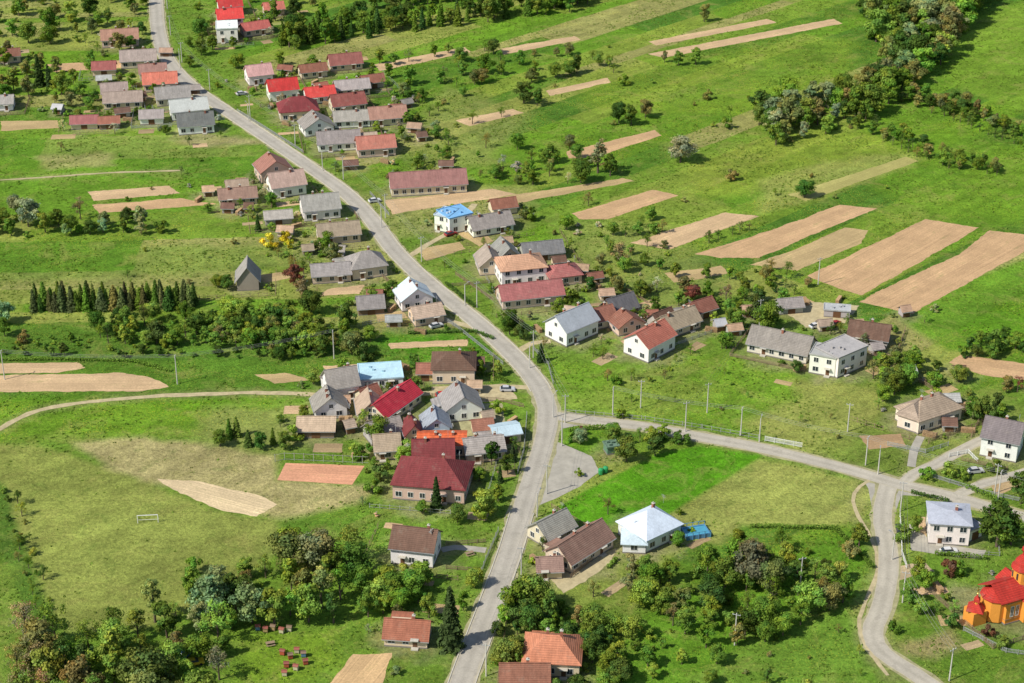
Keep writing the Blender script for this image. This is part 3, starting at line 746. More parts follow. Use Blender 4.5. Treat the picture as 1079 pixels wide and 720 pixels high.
tint([(600, 80), (780, 50), (900, 40), (900, 90), (780, 120), (620, 120)], (.24, .37, .035), .5, 4, 3, 1.0)
tint([(800, 190), (900, 165), (960, 160), (975, 168), (860, 212), (800, 225)], (.36, .37, .11), .6, 2, 2)
tint([(930, 325), (1090, 270), (1090, 370), (1000, 370)], (.14, .33, .02), .9, 1.5, 1)
tint([(590, 450), (655, 453), (652, 468), (622, 480), (597, 468)], (.15, .31, .025), 1, .5, .3)
tint([(-30, 345), (380, 340), (400, 372), (250, 378), (-30, 378)], (.12, .24, .03), .7, 4, 4, .2)
tint([(-30, 255), (380, 262), (320, 285), (-30, 300)], (.14, .30, .025), .5, 3, 3, .3)
tint([(0, 140), (250, 145), (280, 180), (100, 200), (0, 200)], (.15, .32, .025), .6, 3, 3, .2)
tint([(40, 165), (120, 160), (120, 175), (50, 180)], (.42, .40, .15), .8, 2)
tint([(180, 148), (250, 142), (275, 150), (215, 156)], (.40, .34, .17), .8, 2)
tint([(405, 345), (500, 348), (530, 380), (440, 385), (400, 365)], (.10, .28, .018), .9, 1, 1)
tint([(380, 205), (560, 195), (560, 240), (420, 250)], (.34, .34, .12), .65, 3)
tint([(470, 90), (560, 120), (520, 170), (440, 190), (420, 150)], (.32, .34, .10), .6, 3)
tint([(580, 230), (700, 240), (780, 300), (700, 330), (600, 290)], (.29, .33, .09), .6, 4)
tint([(250, 670), (350, 668), (360, 700), (330, 720), (250, 720)], (.22, .36, .03), .8, 2)
tint([(440, 620), (510, 600), (490, 700), (440, 700)], (.17, .30, .04), .7, 3)
tint([(630, 590), (700, 585), (720, 620), (660, 650), (630, 630)], (.28, .34, .07), .6, 3)
for (c, r, *_r) in HOUSES:
    s_ = np.where((abs(P_[:, 0]-c[0]) < r+9) & (abs(P_[:, 1]-c[1]) < r+9))[0]
    Q = P_[s_]; d = np.hypot(*(Q-c).T)+(fb(Q, .3)-.5)*8
    m = (np.clip((r+4.5-d)/5, 0, 1)*.62)[:, None]
    colr[s_, :3] = colr[s_, :3]*(1-m)+np.array((.36, .33, .17))*m
near = np.where((abs(P_[:, 0]) < 281) & (P_[:, 1] > 290) & (P_[:, 1] < 851))[0]
PN = P_[near]; fbn = (fb(PN, .4)-.5)*3
for pl, w in ROADS:
    d = dline(PN, pl[::2]+[pl[-1]])
    m = (np.clip((w/2+2.6-d+fbn)/2.5, 0, 1)*.45)[:, None]
    colr[near, :3] = colr[near, :3]*(1-m)+np.array((.34, .34, .13))*m
ii = np.arange((nx-1)*(ny-1)); r_ = ii//(nx-1); c_ = ii % (nx-1); a_ = r_*nx+c_
gm = mesh_np('ground', np.concatenate([P_, np.zeros((len(P_), 1))], 1), np.stack([a_, a_+1, a_+nx+1, a_+nx], 1), [M_GROUND], colr)
mkobj('ground', gm)

# ---------------------------------------------------------------- trees
def quads(c, s, r, nrm=None, k=.75):
    n = len(c); a = r.normal(size=(n, 3))
    if nrm is not None:
        nn = nrm+r.normal(size=(n, 3))*.45; nn /= np.linalg.norm(nn, axis=1)[:, None]
        a -= (a*nn).sum(1)[:, None]*nn; a /= np.linalg.norm(a, axis=1)[:, None]; b = np.cross(nn, a)
    else:
        a /= np.linalg.norm(a, axis=1)[:, None]
        b = r.normal(size=(n, 3)); b -= (a*b).sum(1)[:, None]*a; b /= np.linalg.norm(b, axis=1)[:, None]
    a = a*s[:, None]; b = b*s[:, None]*k
    v = np.stack([c-a-b, c+a-b*.6, c+a*.8+b, c-a*.7+b*.9], 1).reshape(-1, 3)
    return v, np.arange(n*4).reshape(-1, 4)
def limb(mb, p, q, r0, r1):
    mb.cyl(p[0], p[1], p[2], q[2], r0, r1, 6, 0, q[0], q[1])
def finish_tree(name, mb, lv, lf, lc):
    tv = np.array(mb.v); tf = np.array([f for f in mb.f if len(f) == 4])
    v = np.concatenate([tv, lv]); f = np.concatenate([tf, lf+len(tv)])
    col = np.ones((len(v), 4)); col[len(tv):, :3] = np.repeat(lc, 4, axis=0)
    mi = np.concatenate([np.zeros(len(tf)), np.ones(len(lf))])
    return mesh_np(name, v, f, [M_BARK, M_LEAF], col, mi)
def tree_decid(seed, H_=10., R=4., nc=26, per=120, leaf=.25, low=.22, name='tree', tight=.35):
    r = np.random.default_rng(seed); mb = MB()
    limb(mb, (0, 0, -.1), (r.uniform(-.3, .3), r.uniform(-.3, .3), H_*.6), .03*H_, .012*H_)
    cs = []
    for i in range(nc):
        a = r.uniform(0, 2*pi); zz = r.uniform(0, 1)
        z = H_*(low+(0.93-low)*zz**.8); prof = math.sqrt(max(0.05, 1-((zz-.42)/.62)**2))
        rr = R*prof*(r.uniform(.35, .92) if i % 4 else r.uniform(0, .25))
        cs.append((rr*cos(a), rr*sin(a), z, R*r.uniform(.2, .38)))
    V = []; FF = []; CC = []; o = 0
    for j, (x, y, z, cr) in enumerate(cs):
        if j % 3 == 0: limb(mb, (0, 0, max(H_*.18, z-H_*.3)), (x*.85, y*.85, z), .011*H_, .004*H_)
        n = int(per*(cr/(R*.3))**2); d = r.normal(size=(n, 3)); d[:, 2] += .25; d /= np.linalg.norm(d, axis=1)[:, None]
        rad = cr*(r.random(n)**tight)*r.uniform(.7, 1.25, n)
        c = np.array([x, y, z])+d*rad[:, None]*np.array([1.1, 1.1, .8])
        out = d+np.array([x, y, z-H_*.45])/H_*.8
        v, f = quads(c, leaf*r.uniform(.6, 1.3, n), r, out)
        V.append(v); FF.append(f+o); o += len(v)
        k = r.uniform(.75, 1.22); yy = r.uniform(-.12, .18)
        cc = np.array([1+yy*1.3, 1, 1-yy])*k*r.uniform(.68, 1.3, (n, 1)); CC.append(cc)
    return finish_tree(name, mb, np.concatenate(V), np.concatenate(FF), np.concatenate(CC))
def tree_con(seed, H_=10., R=2.3, n=3000):
    r = np.random.default_rng(seed); mb = MB(); limb(mb, (0, 0, -.1), (0, 0, H_*.97), .02*H_, .003*H_)
    nb = 64; zc = []; cc = []; nn = []
    for i in range(nb):
        t = i/nb; z = H_*(.06+.93*t); L = R*(1-t)**.85*r.uniform(.7, 1.2)+.15; a = r.uniform(0, 2*pi)
        for k in range(3):
            a2 = a+k*2.1+r.uniform(-.3, .3); m = max(5, int(n/nb/3*(1.7*(1-t)+.25)))
            s = r.random(m)**.7; w = .3*(1-s)*L+.12
            x = L*s*cos(a2)-r.normal(0, 1, m)*w*sin(a2); y = L*s*sin(a2)+r.normal(0, 1, m)*w*cos(a2)
            zc.append(np.stack([x, y, z-s*L*.28+r.normal(0, .1, m)], 1)); kk = r.uniform(.75, 1.2)
            nn.append(np.tile([cos(a2)*.7, sin(a2)*.7, .7], (m, 1)))
            cc.append(np.ones((m, 3))*kk*r.uniform(.7, 1.25, (m, 1)))
    c = np.concatenate(zc); v, f = quads(c, .2*r.uniform(.7, 1.4, len(c)), r, np.concatenate(nn))
    return finish_tree('conifer', mb, v, f, np.concatenate(cc))
DEC = [tree_decid(s, 10, R, nc) for s, R, nc in ((1, 4., 30), (2, 4.6, 38), (3, 3.5, 28), (4, 4.2, 34), (5, 3.8, 24), (6, 5.0, 40), (7, 3.1, 26))]
BIRCH = [tree_decid(20+s, 10, 2.5, 22, 80, .18, .25) for s in range(3)]
SPARSE = [tree_decid(30+s, 10, 3.8, 24, 48, .17, .3, 'tree', .6) for s in range(3)]
CON = [tree_con(40+s, 10, R) for s, R in ((0, 2.3), (1, 1.9), (2, 2.8))]
BUSH = [tree_decid(50+s, 3, 1.9, 13, 90, .16, .12, 'bush') for s in range(5)]
TG = dict(g=(.16, .265, .04), l=(.25, .37, .06), k=(.085, .155, .032), o=(.24, .25, .08), w=(.52, .50, .38), c=(.06, .105, .033), y=(.72, .54, .05), b=(.27, .22, .12), s=(.27, .33, .16), r=(.17, .07, .05), m=(.14, .15, .06))
def plant(p, h, kind='d', t='g', parent=None, name=None):
    me = random.choice({'d': DEC, 'c': CON, 'b': BUSH, 's': SPARSE, 'i': BIRCH}[kind]); base = 3. if kind == 'b' else 10.
    nm = name or {'d': 'deciduous_tree', 'c': 'spruce_tree', 'b': 'bush', 's': 'fruit_tree', 'i': 'birch_tree'}[kind]
    k = h/base; wx = random.uniform(.85, 1.12)
    tc = TG[t]; j = [random.uniform(.82, 1.2), random.uniform(.9, 1.12), random.uniform(.8, 1.2)]
    return mkobj(nm, me, (p[0], p[1], 0), random.uniform(0, 6.28), parent, [a*b for a, b in zip(tc, j)], (k*wx, k*wx*random.uniform(.9, 1.1), k))
def T(cx, cy, h, kind='d', t='g'):
    p = GC(cx, cy, h)
    for q in range(5):
        if not blocked(p, .3, .8): break
        p = p+np.array([random.uniform(-2.5, 2.5), 2.0])
    plant(p, h, kind, t)
for a in [
 (30, 35, 9, 'd', 'g'), (55, 22, 10, 'd', 'g'), (75, 12, 9, 'd', 'l'), (95, 8, 9, 'd', 'k'), (20, 8, 8, 'd', 'g'), (42, 75, 13, 'c', 'c'), (52, 80, 9, 'c', 'c'), (65, 90, 8, 'd', 'g'), (15, 85, 9, 'd', 'g'), (30, 92, 8, 'd', 'o'), (85, 95, 6, 'd', 'g'), (75, 105, 6, 'd', 'o'), (5, 60, 8, 'd', 'g'), (150, 30, 6, 'd', 'k'), (140, 85, 6, 'd', 'l'),
 (212, 50, 7, 'd', 'g'), (200, 65, 5, 'd', 'g'), (290, 12, 9, 'd', 'g'), (310, 8, 8, 'd', 'k'), (250, 65, 6, 'd', 'g'), (295, 62, 6, 'd', 'l'), (330, 65, 6, 'd', 'g'), (400, 85, 5, 'd', 'g'),
 (400, 60, 6, 'd', 'g'), (410, 75, 6, 'd', 'g'), (432, 80, 8, 'd', 'g'), (425, 95, 6, 'd', 'o'), (445, 100, 5, 'd', 'g'), (468, 78, 6, 's', 'o'), (488, 72, 6, 'd', 'g'), (500, 82, 6, 'd', 'o'), (512, 68, 8, 'd', 'g'), (520, 50, 6, 'd', 'k'), (528, 72, 6, 'd', 'l'), (552, 98, 9, 'd', 'k'), (566, 103, 7, 'd', 'g'), (560, 80, 6, 'd', 'o'), (600, 72, 6, 'd', 'g'), (585, 75, 6, 'd', 'g'), (608, 68, 8, 'd', 'k'), (642, 65, 5, 'd', 'g'), (600, 52, 5, 'd', 'o'), (575, 8, 7, 'd', 'g'), (600, 5, 7, 'd', 'g'), (658, 85, 4, 'b', 'g'),
 (742, 14, 8, 'd', 'o'), (715, 62, 6, 'd', 'g'), (733, 60, 7, 'd', 'g'), (700, 60, 5, 'd', 'o'), (652, 120, 8, 'd', 'k'), (665, 122, 8, 'd', 'k'), (680, 115, 7, 'd', 'o'), (717, 158, 10, 'd', 's'), (630, 165, 13, 'i', 's'), (612, 182, 8, 'd', 'g'), (643, 175, 8, 'd', 'k'), (600, 150, 5, 'd', 'o'), (560, 165, 6, 's', 'g'), (578, 162, 7, 'd', 'g'), (530, 170, 5, 's', 'w'), (512, 148, 6, 's', 'o'), (545, 150, 6, 'd', 'g'), (470, 160, 5, 'd', 'g'), (460, 140, 5, 'd', 'g'), (440, 170, 6, 'd', 'g'), (620, 210, 5, 's', 'o'), (560, 225, 5, 'b', 'g'),
 (815, 130, 10, 'd', 's'), (850, 118, 11, 'd', 'g'), (848, 200, 6, 'd', 'k'), (770, 185, 4, 'b', 'o'), (745, 100, 4, 'b', 'o'), (765, 130, 4, 'b', 'g'), (685, 225, 5, 'd', 'g'), (640, 255, 5, 's', 'g'), (655, 270, 9, 's', 'b'), (690, 240, 4, 'b', 'g'), (712, 285, 5, 'd', 'g'), (730, 310, 5, 'd', 'r'), (745, 305, 5, 'd', 'g'), (765, 310, 6, 's', 'b'), (692, 300, 5, 's', 'w'), (675, 305, 6, 'd', 'g'), (650, 300, 5, 'd', 'o'), (800, 310, 5, 'd', 'g'), (808, 335, 9, 'd', 'g'), (795, 325, 8, 'd', 'k'), (785, 300, 5, 'd', 'g'), (825, 312, 5, 'd', 'l'), (812, 295, 4, 'b', 'g'), (770, 340, 6, 'd', 'g'), (765, 360, 5, 'd', 'g'), (690, 320, 5, 'd', 'g'), (715, 315, 5, 'd', 'l'),
 (588, 322, 5, 'd', 'g'), (600, 312, 5, 'b', 'g'), (570, 372, 6, 'c', 'c'), (537, 340, 8, 'd', 'k'), (549, 350, 5, 'd', 'k'), (635, 310, 5, 's', 'o'), (625, 370, 4, 's', 'g'), (635, 372, 4, 's', 'g'), (612, 325, 5, 'd', 'g'), (640, 395, 4, 's', 'o'), (665, 395, 4, 's', 'g'),
 (30, 225, 10, 'd', 's'), (48, 235, 7, 'd', 'g'), (85, 220, 8, 's', 'b'), (75, 238, 6, 'd', 'g'), (110, 232, 6, 'd', 's'), (150, 230, 8, 'd', 's'), (130, 238, 5, 'd', 'g'), (95, 240, 5, 'd', 'k'), (12, 240, 6, 'd', 'g'), (-8, 235, 8, 'd', 'g'), (170, 240, 4, 'b', 'g'), (62, 230, 6, 'd', 'k'),
 (285, 255, 4.5, 'b', 'y'), (300, 250, 4, 'b', 'y'), (305, 258, 3, 'b', 'y'), (310, 290, 7, 'd', 'r'), (318, 305, 6, 'd', 'b'), (328, 320, 7, 'd', 'k'), (320, 280, 6, 's', 'g'), (272, 235, 6, 'c', 'c'), (345, 255, 6, 'd', 'g'), (240, 298, 5, 'd', 'g'), (230, 297, 4, 'd', 'g'), (355, 270, 7, 'd', 'o'), (412, 305, 6, 'd', 'g'), (400, 310, 4, 'b', 'g'), (390, 352, 5, 'd', 'l'), (366, 335, 8, 'd', 'k'), (380, 320, 5, 'd', 'g'), (385, 372, 5, 'b', 'k'), (360, 385, 3, 'b', 'g'),
 (508, 388, 5, 'd', 'g'), (525, 388, 5, 'd', 'l'), (525, 430, 4, 'b', 'g'), (250, 450, 6, 'c', 'g'), (242, 452, 6, 'c', 'g'), (232, 462, 5, 'd', 'g'), (262, 462, 5, 'c', 'k'), (275, 465, 5, 'd', 'k'), (288, 460, 5, 'c', 'g'), (300, 465, 5, 'd', 'g'), (310, 458, 4, 'b', 'g'), (412, 468, 8, 'd', 'g'), (425, 480, 5, 'd', 'l'), (380, 478, 4, 'b', 'g'), (400, 500, 4, 'b', 'k'),
 (460, 520, 9, 'c', 'c'), (482, 542, 5, 'd', 'g'), (509, 532, 8, 'd', 'l'), (525, 520, 5, 'd', 'g'), (535, 490, 6, 'd', 'k'), (527, 500, 5, 'c', 'c'), (540, 478, 5, 'c', 'c'), (518, 478, 7, 'd', 'k'), (505, 500, 4, 'd', 'g'), (445, 535, 4, 'd', 'g'), (395, 512, 4, 'b', 'g'),
 (475, 653, 16, 'c', 'c'), (415, 625, 7, 'd', 'g'), (452, 640, 6, 'd', 'l'), (440, 610, 4, 'b', 'g'), (500, 610, 5, 'd', 'l'), (498, 640, 5, 'd', 'g'),
 (660, 475, 7, 'd', 'g'), (685, 460, 5, 'd', 'l'), (645, 460, 5, 'd', 'g'), (690, 470, 6, 'd', 'k'), (697, 455, 4, 'b', 'g'), (715, 462, 4, 'b', 'g'), (603, 460, 3, 'b', 'g'), (612, 455, 2.5, 'b', 'r'), (655, 435, 3, 'b', 'g'),
 (545, 635, 9, 'd', 'g'), (562, 628, 9, 'd', 'l'), (577, 640, 8, 'd', 'g'), (560, 655, 7, 'd', 'k'), (535, 690, 7, 'd', 'l'), (545, 695, 6, 'd', 'g'), (625, 655, 7, 'd', 'g'), (640, 700, 6, 'd', 'g'), (650, 690, 6, 'd', 'l'), (610, 650, 5, 'd', 'o'), (590, 640, 4, 'b', 'g'), (625, 620, 5, 's', 'o'), (645, 660, 5, 'd', 'g'), (655, 710, 6, 'd', 'k'),
 (920, 390, 6, 's', 'o'), (935, 400, 6, 'd', 'k'), (942, 405, 7, 'd', 'g'), (955, 395, 6, 'd', 'g'), (965, 390, 6, 'd', 'g'), (930, 415, 5, 'd', 'g'), (1035, 435, 8, 'd', 'g'), (1050, 425, 6, 'd', 'k'), (1025, 430, 6, 'd', 'g'), (1058, 440, 6, 'd', 'g'), (1072, 405, 5, 's', 'r'), (1060, 405, 5, 'd', 'o'), (1010, 395, 5, 'd', 'g'), (985, 400, 4, 'b', 'g'), (995, 420, 4, 'b', 'g'), (1045, 370, 5, 'd', 'g'), (1070, 360, 5, 'd', 'g'), (1050, 358, 5, 'b', 'g'), (1015, 370, 3, 'b', 'g'), (1040, 500, 4, 'b', 'g'), (1068, 520, 9, 'd', 'k'), (1050, 555, 12, 'd', 'k'), (1065, 560, 8, 'd', 'g'), (1000, 495, 4, 'b', 'l'), (975, 500, 3, 'b', 'g'), (1015, 500, 3, 'b', 'g'),
 (905, 565, 6, 'd', 'g'), (895, 580, 5, 'd', 'o'), (880, 620, 4, 'b', 'g'), (970, 640, 4, 'd', 'l'), (985, 640, 3, 's', 'g'), (958, 625, 6, 'd', 'g'), (1005, 640, 4, 's', 'l'), (1040, 665, 3, 'b', 'r'), (1055, 675, 3, 'b', 'g'), (1002, 655, 3, 'b', 'k'), (967, 600, 6, 'd', 'g'), (975, 612, 5, 'd', 'l'), (1000, 600, 4, 'b', 'r'), (1010, 598, 4, 'b', 'g'), (808, 712, 5, 'i', 'g'), (755, 690, 5, 'd', 'g'), (940, 660, 3, 'b', 'g'), (950, 560, 4, 'b', 'g'), (965, 553, 5, 'd', 'g'),
 (5, 345, 6, 'd', 'g'), (25, 355, 4, 'b', 'o'), (5, 330, 7, 'd', 's'), (175, 360, 4, 'b', 'g'), (200, 45, 4, 'd', 'g'), (610, 498, 2.2, 'b', 'g'), (505, 540, 5, 'd', 'l'), (205, 598, 4, 'b', 'g'),
 (790, 595, 11, 'd', 'b'), (812, 610, 9, 'd', 'o'), (650, 400, 3, 'b', 'g'), (700, 395, 3, 's', 'o')]:
    T(*a)
def scatter(poly, n, h0, h1, kinds, tints, sp, parent_name=None):
    pw = np.array(GP(poly)); mn = pw.min(0); mx = pw.max(0); pts = []; par = None
    if parent_name: c = pw.mean(0); par = empty(parent_name, (c[0], c[1], 0), 0)
    tries = 0
    while len(pts) < n and tries < n*25:
        tries += 1; p = np.array([random.uniform(mn[0], mx[0]), random.uniform(mn[1], mx[1])])
        if signed(p[None], pw)[0] > 0: continue
        if pts and min(np.hypot(*(np.array(pts)-p).T)) < sp: continue
        if blocked(p, 1, 1.2): continue
        pts.append(p); k = random.choice(kinds)
        q = p-pw.mean(0) if par else p
        plant(q, random.uniform(h0, h1)*(1 if k != 'b' else .45), k, random.choice(tints), par, 'tree' if par else None)
scatter([(900, -20), (1060, -30), (1030, 15), (1000, 50), (990, 72), (962, 95), (935, 112), (915, 100), (930, 70), (915, 35)], 130, 8, 15, 'dddb', 'ggkklols', 4.4, 'woodland')
scatter([(798, 128), (820, 112), (880, 100), (930, 88), (965, 95), (945, 115), (905, 130), (850, 148), (810, 160)], 44, 6, 12, 'dddb', 'gklogs', 4, 'woodland')
scatter([(292, 55), (300, 40), (335, 26), (470, 18), (560, 2), (660, -15), (640, 0), (560, 18), (450, 32), (380, 42), (330, 50)], 80, 6, 11, 'dddc', 'kkgg', 3.8, 'woodland')
scatter([(380, 8), (470, -10), (600, -25), (590, -12), (470, 5), (400, 14)], 30, 6, 10, 'dd', 'kgo', 4, 'woodland')
scatter([(-20, 215), (45, 225), (165, 236), (160, 248), (60, 252), (-20, 250)], 24, 3, 6, 'ddb', 'gks', 3.0)
scatter([(100, 350), (185, 335), (300, 330), (372, 352), (375, 378), (300, 376), (200, 366), (110, 362)], 80, 3, 7, 'dddbs', 'gglkol', 2.8)
scatter([(205, 345), (260, 335), (330, 350), (330, 372), (240, 362)], 30, 4.5, 7, 'd', 'klg', 2.8)
scatter([(-20, 365), (60, 355), (190, 368), (400, 376), (400, 384), (170, 378), (-20, 376)], 45, 2.5, 4, 'bbd', 'gkl', 2.2)
scatter([(30, 710), (45, 680), (110, 670), (165, 655), (205, 628), (250, 612), (300, 592), (345, 585), (380, 600), (375, 640), (350, 658), (300, 662), (245, 665), (235, 715), (215, 760), (20, 760)], 86, 5, 12, 'dddddsi', 'gglglloks', 4.6)
scatter([(30, 665), (60, 670), (50, 745), (15, 745)], 9, 7, 10, 's', 'bbo', 3.8)
scatter([(2, 505), (12, 505), (62, 655), (48, 670), (15, 590)], 26, 2, 4.5, 'bbs', 'gklo', 2.2)
scatter([(380, 612), (450, 615), (440, 645), (385, 655)], 12, 4, 7, 'dd', 'gl', 3.4)
scatter([(690, 615), (745, 600), (800, 580), (850, 575), (885, 610), (890, 640), (850, 665), (800, 680), (735, 685), (700, 665)], 50, 3.5, 8, 'dddbs', 'gglglok', 3.8)
scatter([(655, 600), (700, 610), (700, 640), (660, 640)], 8, 4, 7, 'dd', 'gls', 3)
scatter([(520, 650), (600, 655), (640, 680), (640, 720), (620, 740), (520, 740)], 20, 4, 7, 'ddb', 'glk', 3.2)
scatter([(640, 660), (700, 670), (760, 720), (720, 745), (640, 740)], 14, 3, 6, 'ddb', 'ggl', 3.8)
scatter([(890, 118), (990, 160), (1055, 178), (1050, 186), (985, 172), (885, 128)], 34, 3.5, 5.5, 'dds', 'kgo', 3.2)
scatter([(955, 100), (1010, 108), (1095, 150), (1095, 160), (1005, 122), (955, 112)], 32, 3.5, 6, 'dd', 'gok', 3.2)
scatter([(500, 180), (600, 160), (650, 180), (560, 205), (505, 200)], 16, 3, 6, 'dds', 'gogw', 4)
scatter([(400, 60), (560, 50), (640, 55), (640, 75), (540, 90), (480, 110), (410, 110)], 26, 3, 6.5, 'dds', 'glog', 4.5)
scatter([(430, 105), (560, 120), (520, 165), (450, 180), (425, 150)], 16, 2.5, 5.5, 'dsb', 'ggo', 4)
scatter([(580, 240), (700, 235), (720, 280), (690, 320), (600, 275)], 26, 2.5, 6, 'dsb', 'gglow', 4)
scatter([(700, 300), (830, 280), (860, 310), (800, 350), (720, 325)], 24, 2.5, 6, 'ddsb', 'glko', 4)
scatter([(0, 0), (150, 0), (155, 40), (60, 110), (-20, 120)], 46, 4, 8, 'ddb', 'gglo', 5)
scatter([(180, 100), (40, 95), (60, 130), (180, 120)], 14, 3, 5, 'db', 'gl', 3)
scatter([(200, -10), (330, -20), (330, 40), (215, 60)], 26, 4, 7.5, 'ddbs', 'glgo', 4)
scatter([(1000, 365), (1095, 350), (1095, 372), (1010, 378)], 14, 3, 5, 'db', 'gk', 3)
scatter([(925, 385), (975, 380), (975, 405), (930, 420)], 9, 4, 6.5, 'd', 'gl', 3)
scatter([(380, 465), (435, 460), (430, 500), (385, 500)], 6, 3, 5, 'db', 'gl', 3)
scatter([(700, 740), (950, 740), (1000, 790), (700, 790)], 20, 4, 7, 'ddb', 'ggl', 4)
scatter([(560, 40), (880, 60), (960, 220), (640, 215)], 26, 2.2, 4.5, 'sbb', 'gol', 9)
scatter([(0, 150), (270, 150), (330, 330), (0, 335)], 16, 2.2, 4, 'sbb', 'gol', 9)
scatter([(640, 380), (830, 395), (920, 470), (650, 430)], 14, 1.8, 3.2, 'sb', 'gol', 6)
scatter([(690, 600), (930, 570), (910, 720), (650, 720)], 24, 1.8, 3.5, 'sb', 'glo', 5)
r0 = G(35, 328); r1 = G(202, 325)
for row in range(2):
    for i in range(22):
        t = (i+random.uniform(-.25, .25))/21; p = r0+(r1-r0)*t+np.array([0, row*3.0+random.uniform(-.5, .5)])
        plant(p, random.uniform(5.6, 8.4), 'c', random.choice('mmkgo'))
for a, b, n in (((985, 120), (1075, 155), 12), ((930, 150), (1010, 180), 9), ((745, 255), (790, 242), 5)):
    A = G(*a); B = G(*b)
    for i in range(n):
        p = A+(B-A)*i/(n-1)+rng.normal(0, .7, 2); plant(p, random.uniform(3, 4.5), 's', random.choice('gok'))
for (c, r, a, L, D) in list(HOUSES):
    for k in range(4):
        an = random.uniform(0, 2*pi); p = c+np.array([cos(an), sin(an)])*(r+random.uniform(1.5, 8))
        if blocked(p, 1.2, 2.0): continue
        if any(signed(p[None], kp)[0] < 1 for kp in KEEP): continue
        kd = random.choice('bbdsbs'); plant(p, random.uniform(1.1, 2.4) if kd == 'b' else random.uniform(2.5, 5), kd, random.choice('gglkowgsl'))
FW = empty('distant_woodland', (0, 0, 0), 0)
for k in range(60):
    plant(np.array((random.uniform(-380, 380), random.uniform(870, 1100))), random.uniform(9, 14), 'd', random.choice('gk'), FW, 'tree')

# ---------------------------------------------------------------- grass tufts (real relief on the meadow)
NT = 90000
Q = np.stack([rng.uniform(-235, 235, NT), rng.uniform(300, 830, NT)], 1)
Q = Q[np.abs(Q[:, 0]) < (Q[:, 1]*.887+115)*.275+10]
keep = fb(Q, .09)+rng.normal(0, .08, len(Q)) > .48
for pl, w in ROADS: keep &= dline(Q, pl[::3]) > w/2+.5
for kp in KEEP:
    nb = (np.abs(Q-kp.mean(0)).max(1) < 60); s_ = np.where(nb)[0]
    keep[s_] &= signed(Q[s_], kp) > .2
for (c, r, a, L, D) in HOUSES: keep &= np.hypot(*(Q-c).T) > r+.5
for poly in ([(-30, 465), (110, 490), (292, 548), (302, 572), (215, 640), (70, 668), (20, 560)], [(612, 520), (690, 480), (805, 480), (700, 545)], [(705, 545), (800, 484), (918, 520), (870, 556)], [(75, 466), (290, 480), (400, 513), (300, 548), (110, 492)]):
    keep &= (signed(Q, GP(poly)) > 0) | (rng.random(len(Q)) < .08)
Q = Q[keep]; n = len(Q)
V = []
for b in range(4):
    an = rng.uniform(0, 2*pi, n); s = rng.uniform(.12, .38, n); h = rng.uniform(.12, .42, n)
    dx = np.cos(an)*s; dy = np.sin(an)*s; ox = rng.normal(0, .22, n); oy = rng.normal(0, .22, n); lx = rng.normal(0, .15, n)
    V.append(np.stack([np.stack([Q[:, 0]+ox-dx, Q[:, 1]+oy-dy, np.zeros(n)], 1), np.stack([Q[:, 0]+ox+dx, Q[:, 1]+oy+dy, np.zeros(n)], 1), np.stack([Q[:, 0]+ox+lx, Q[:, 1]+oy+lx, h], 1)], 1))
V = np.concatenate(V).reshape(-1, 3)
kc = rng.uniform(.6, 1.3, len(V)//3); cc = np.ones((len(V), 4)); cc[:, :3] = np.repeat(kc[:, None]*np.ones((1, 3)), 3, 0)
tm = mesh_np('grass_tufts', V, np.arange(len(V)).reshape(-1, 3), [M_LEAF], cc)
mkobj('grass_tufts', tm, color=(.20, .30, .05))

# ---------------------------------------------------------------- hedges, fences, poles, goal ...
def hedge(px, h=1.2, w=.9, t='g'):
    pl = GP(px); r = rng; C_ = []
    for i in range(len(pl)-1):
        a, b = pl[i], pl[i+1]; L = np.linalg.norm(b-a); m = int(L*55)
        tt = r.random(m); p = a+(b-a)*tt[:, None]; nn = np.array([-(b-a)[1], (b-a)[0]])/L
        hh = h*(.8+.4*vnoise(tt*L/2, tt*0+i))
        q = p+nn*(r.uniform(-.5, .5, m)*w)[:, None]
        C_.append(np.concatenate([q, (r.random(m)**.6*hh)[:, None]], 1))
    c = np.concatenate(C_); v, f = quads(c, .16*r.uniform(.7, 1.3, len(c)), r, np.tile([0, 0, .6], (len(c), 1)))
    col = np.ones((len(v), 4)); col[:, :3] = np.repeat(r.uniform(.7, 1.3, (len(c), 1))*np.ones((1, 3)), 4, 0)
    mkobj('hedge', mesh_np('hedge', v, f, [M_LEAF], col), color=TG[t])
for l in [[(790, 556), (880, 558)], [(880, 558), (920, 600)], [(598, 455), (640, 452)], [(995, 505), (1020, 515), (1050, 528)], [(960, 520), (1000, 530)], [(400, 395), (380, 400)], [(455, 398), (520, 396), (535, 404)], [(525, 332), (530, 345)], [(305, 215), (330, 212)], [(470, 300), (500, 325)], [(650, 590), (640, 600)], [(985, 585), (1040, 590)], [(540, 300), (515, 310)]]:
    hedge(l, random.uniform(.9, 1.5), .9, random.choice('gkg'))
hedge([(-30, 383), (0, 380), (60, 379), (140, 381), (180, 392)], .8, 1.4, 'g')
hedge([(430, 352), (500, 350), (520, 358)], .9, 1.2, 'k')
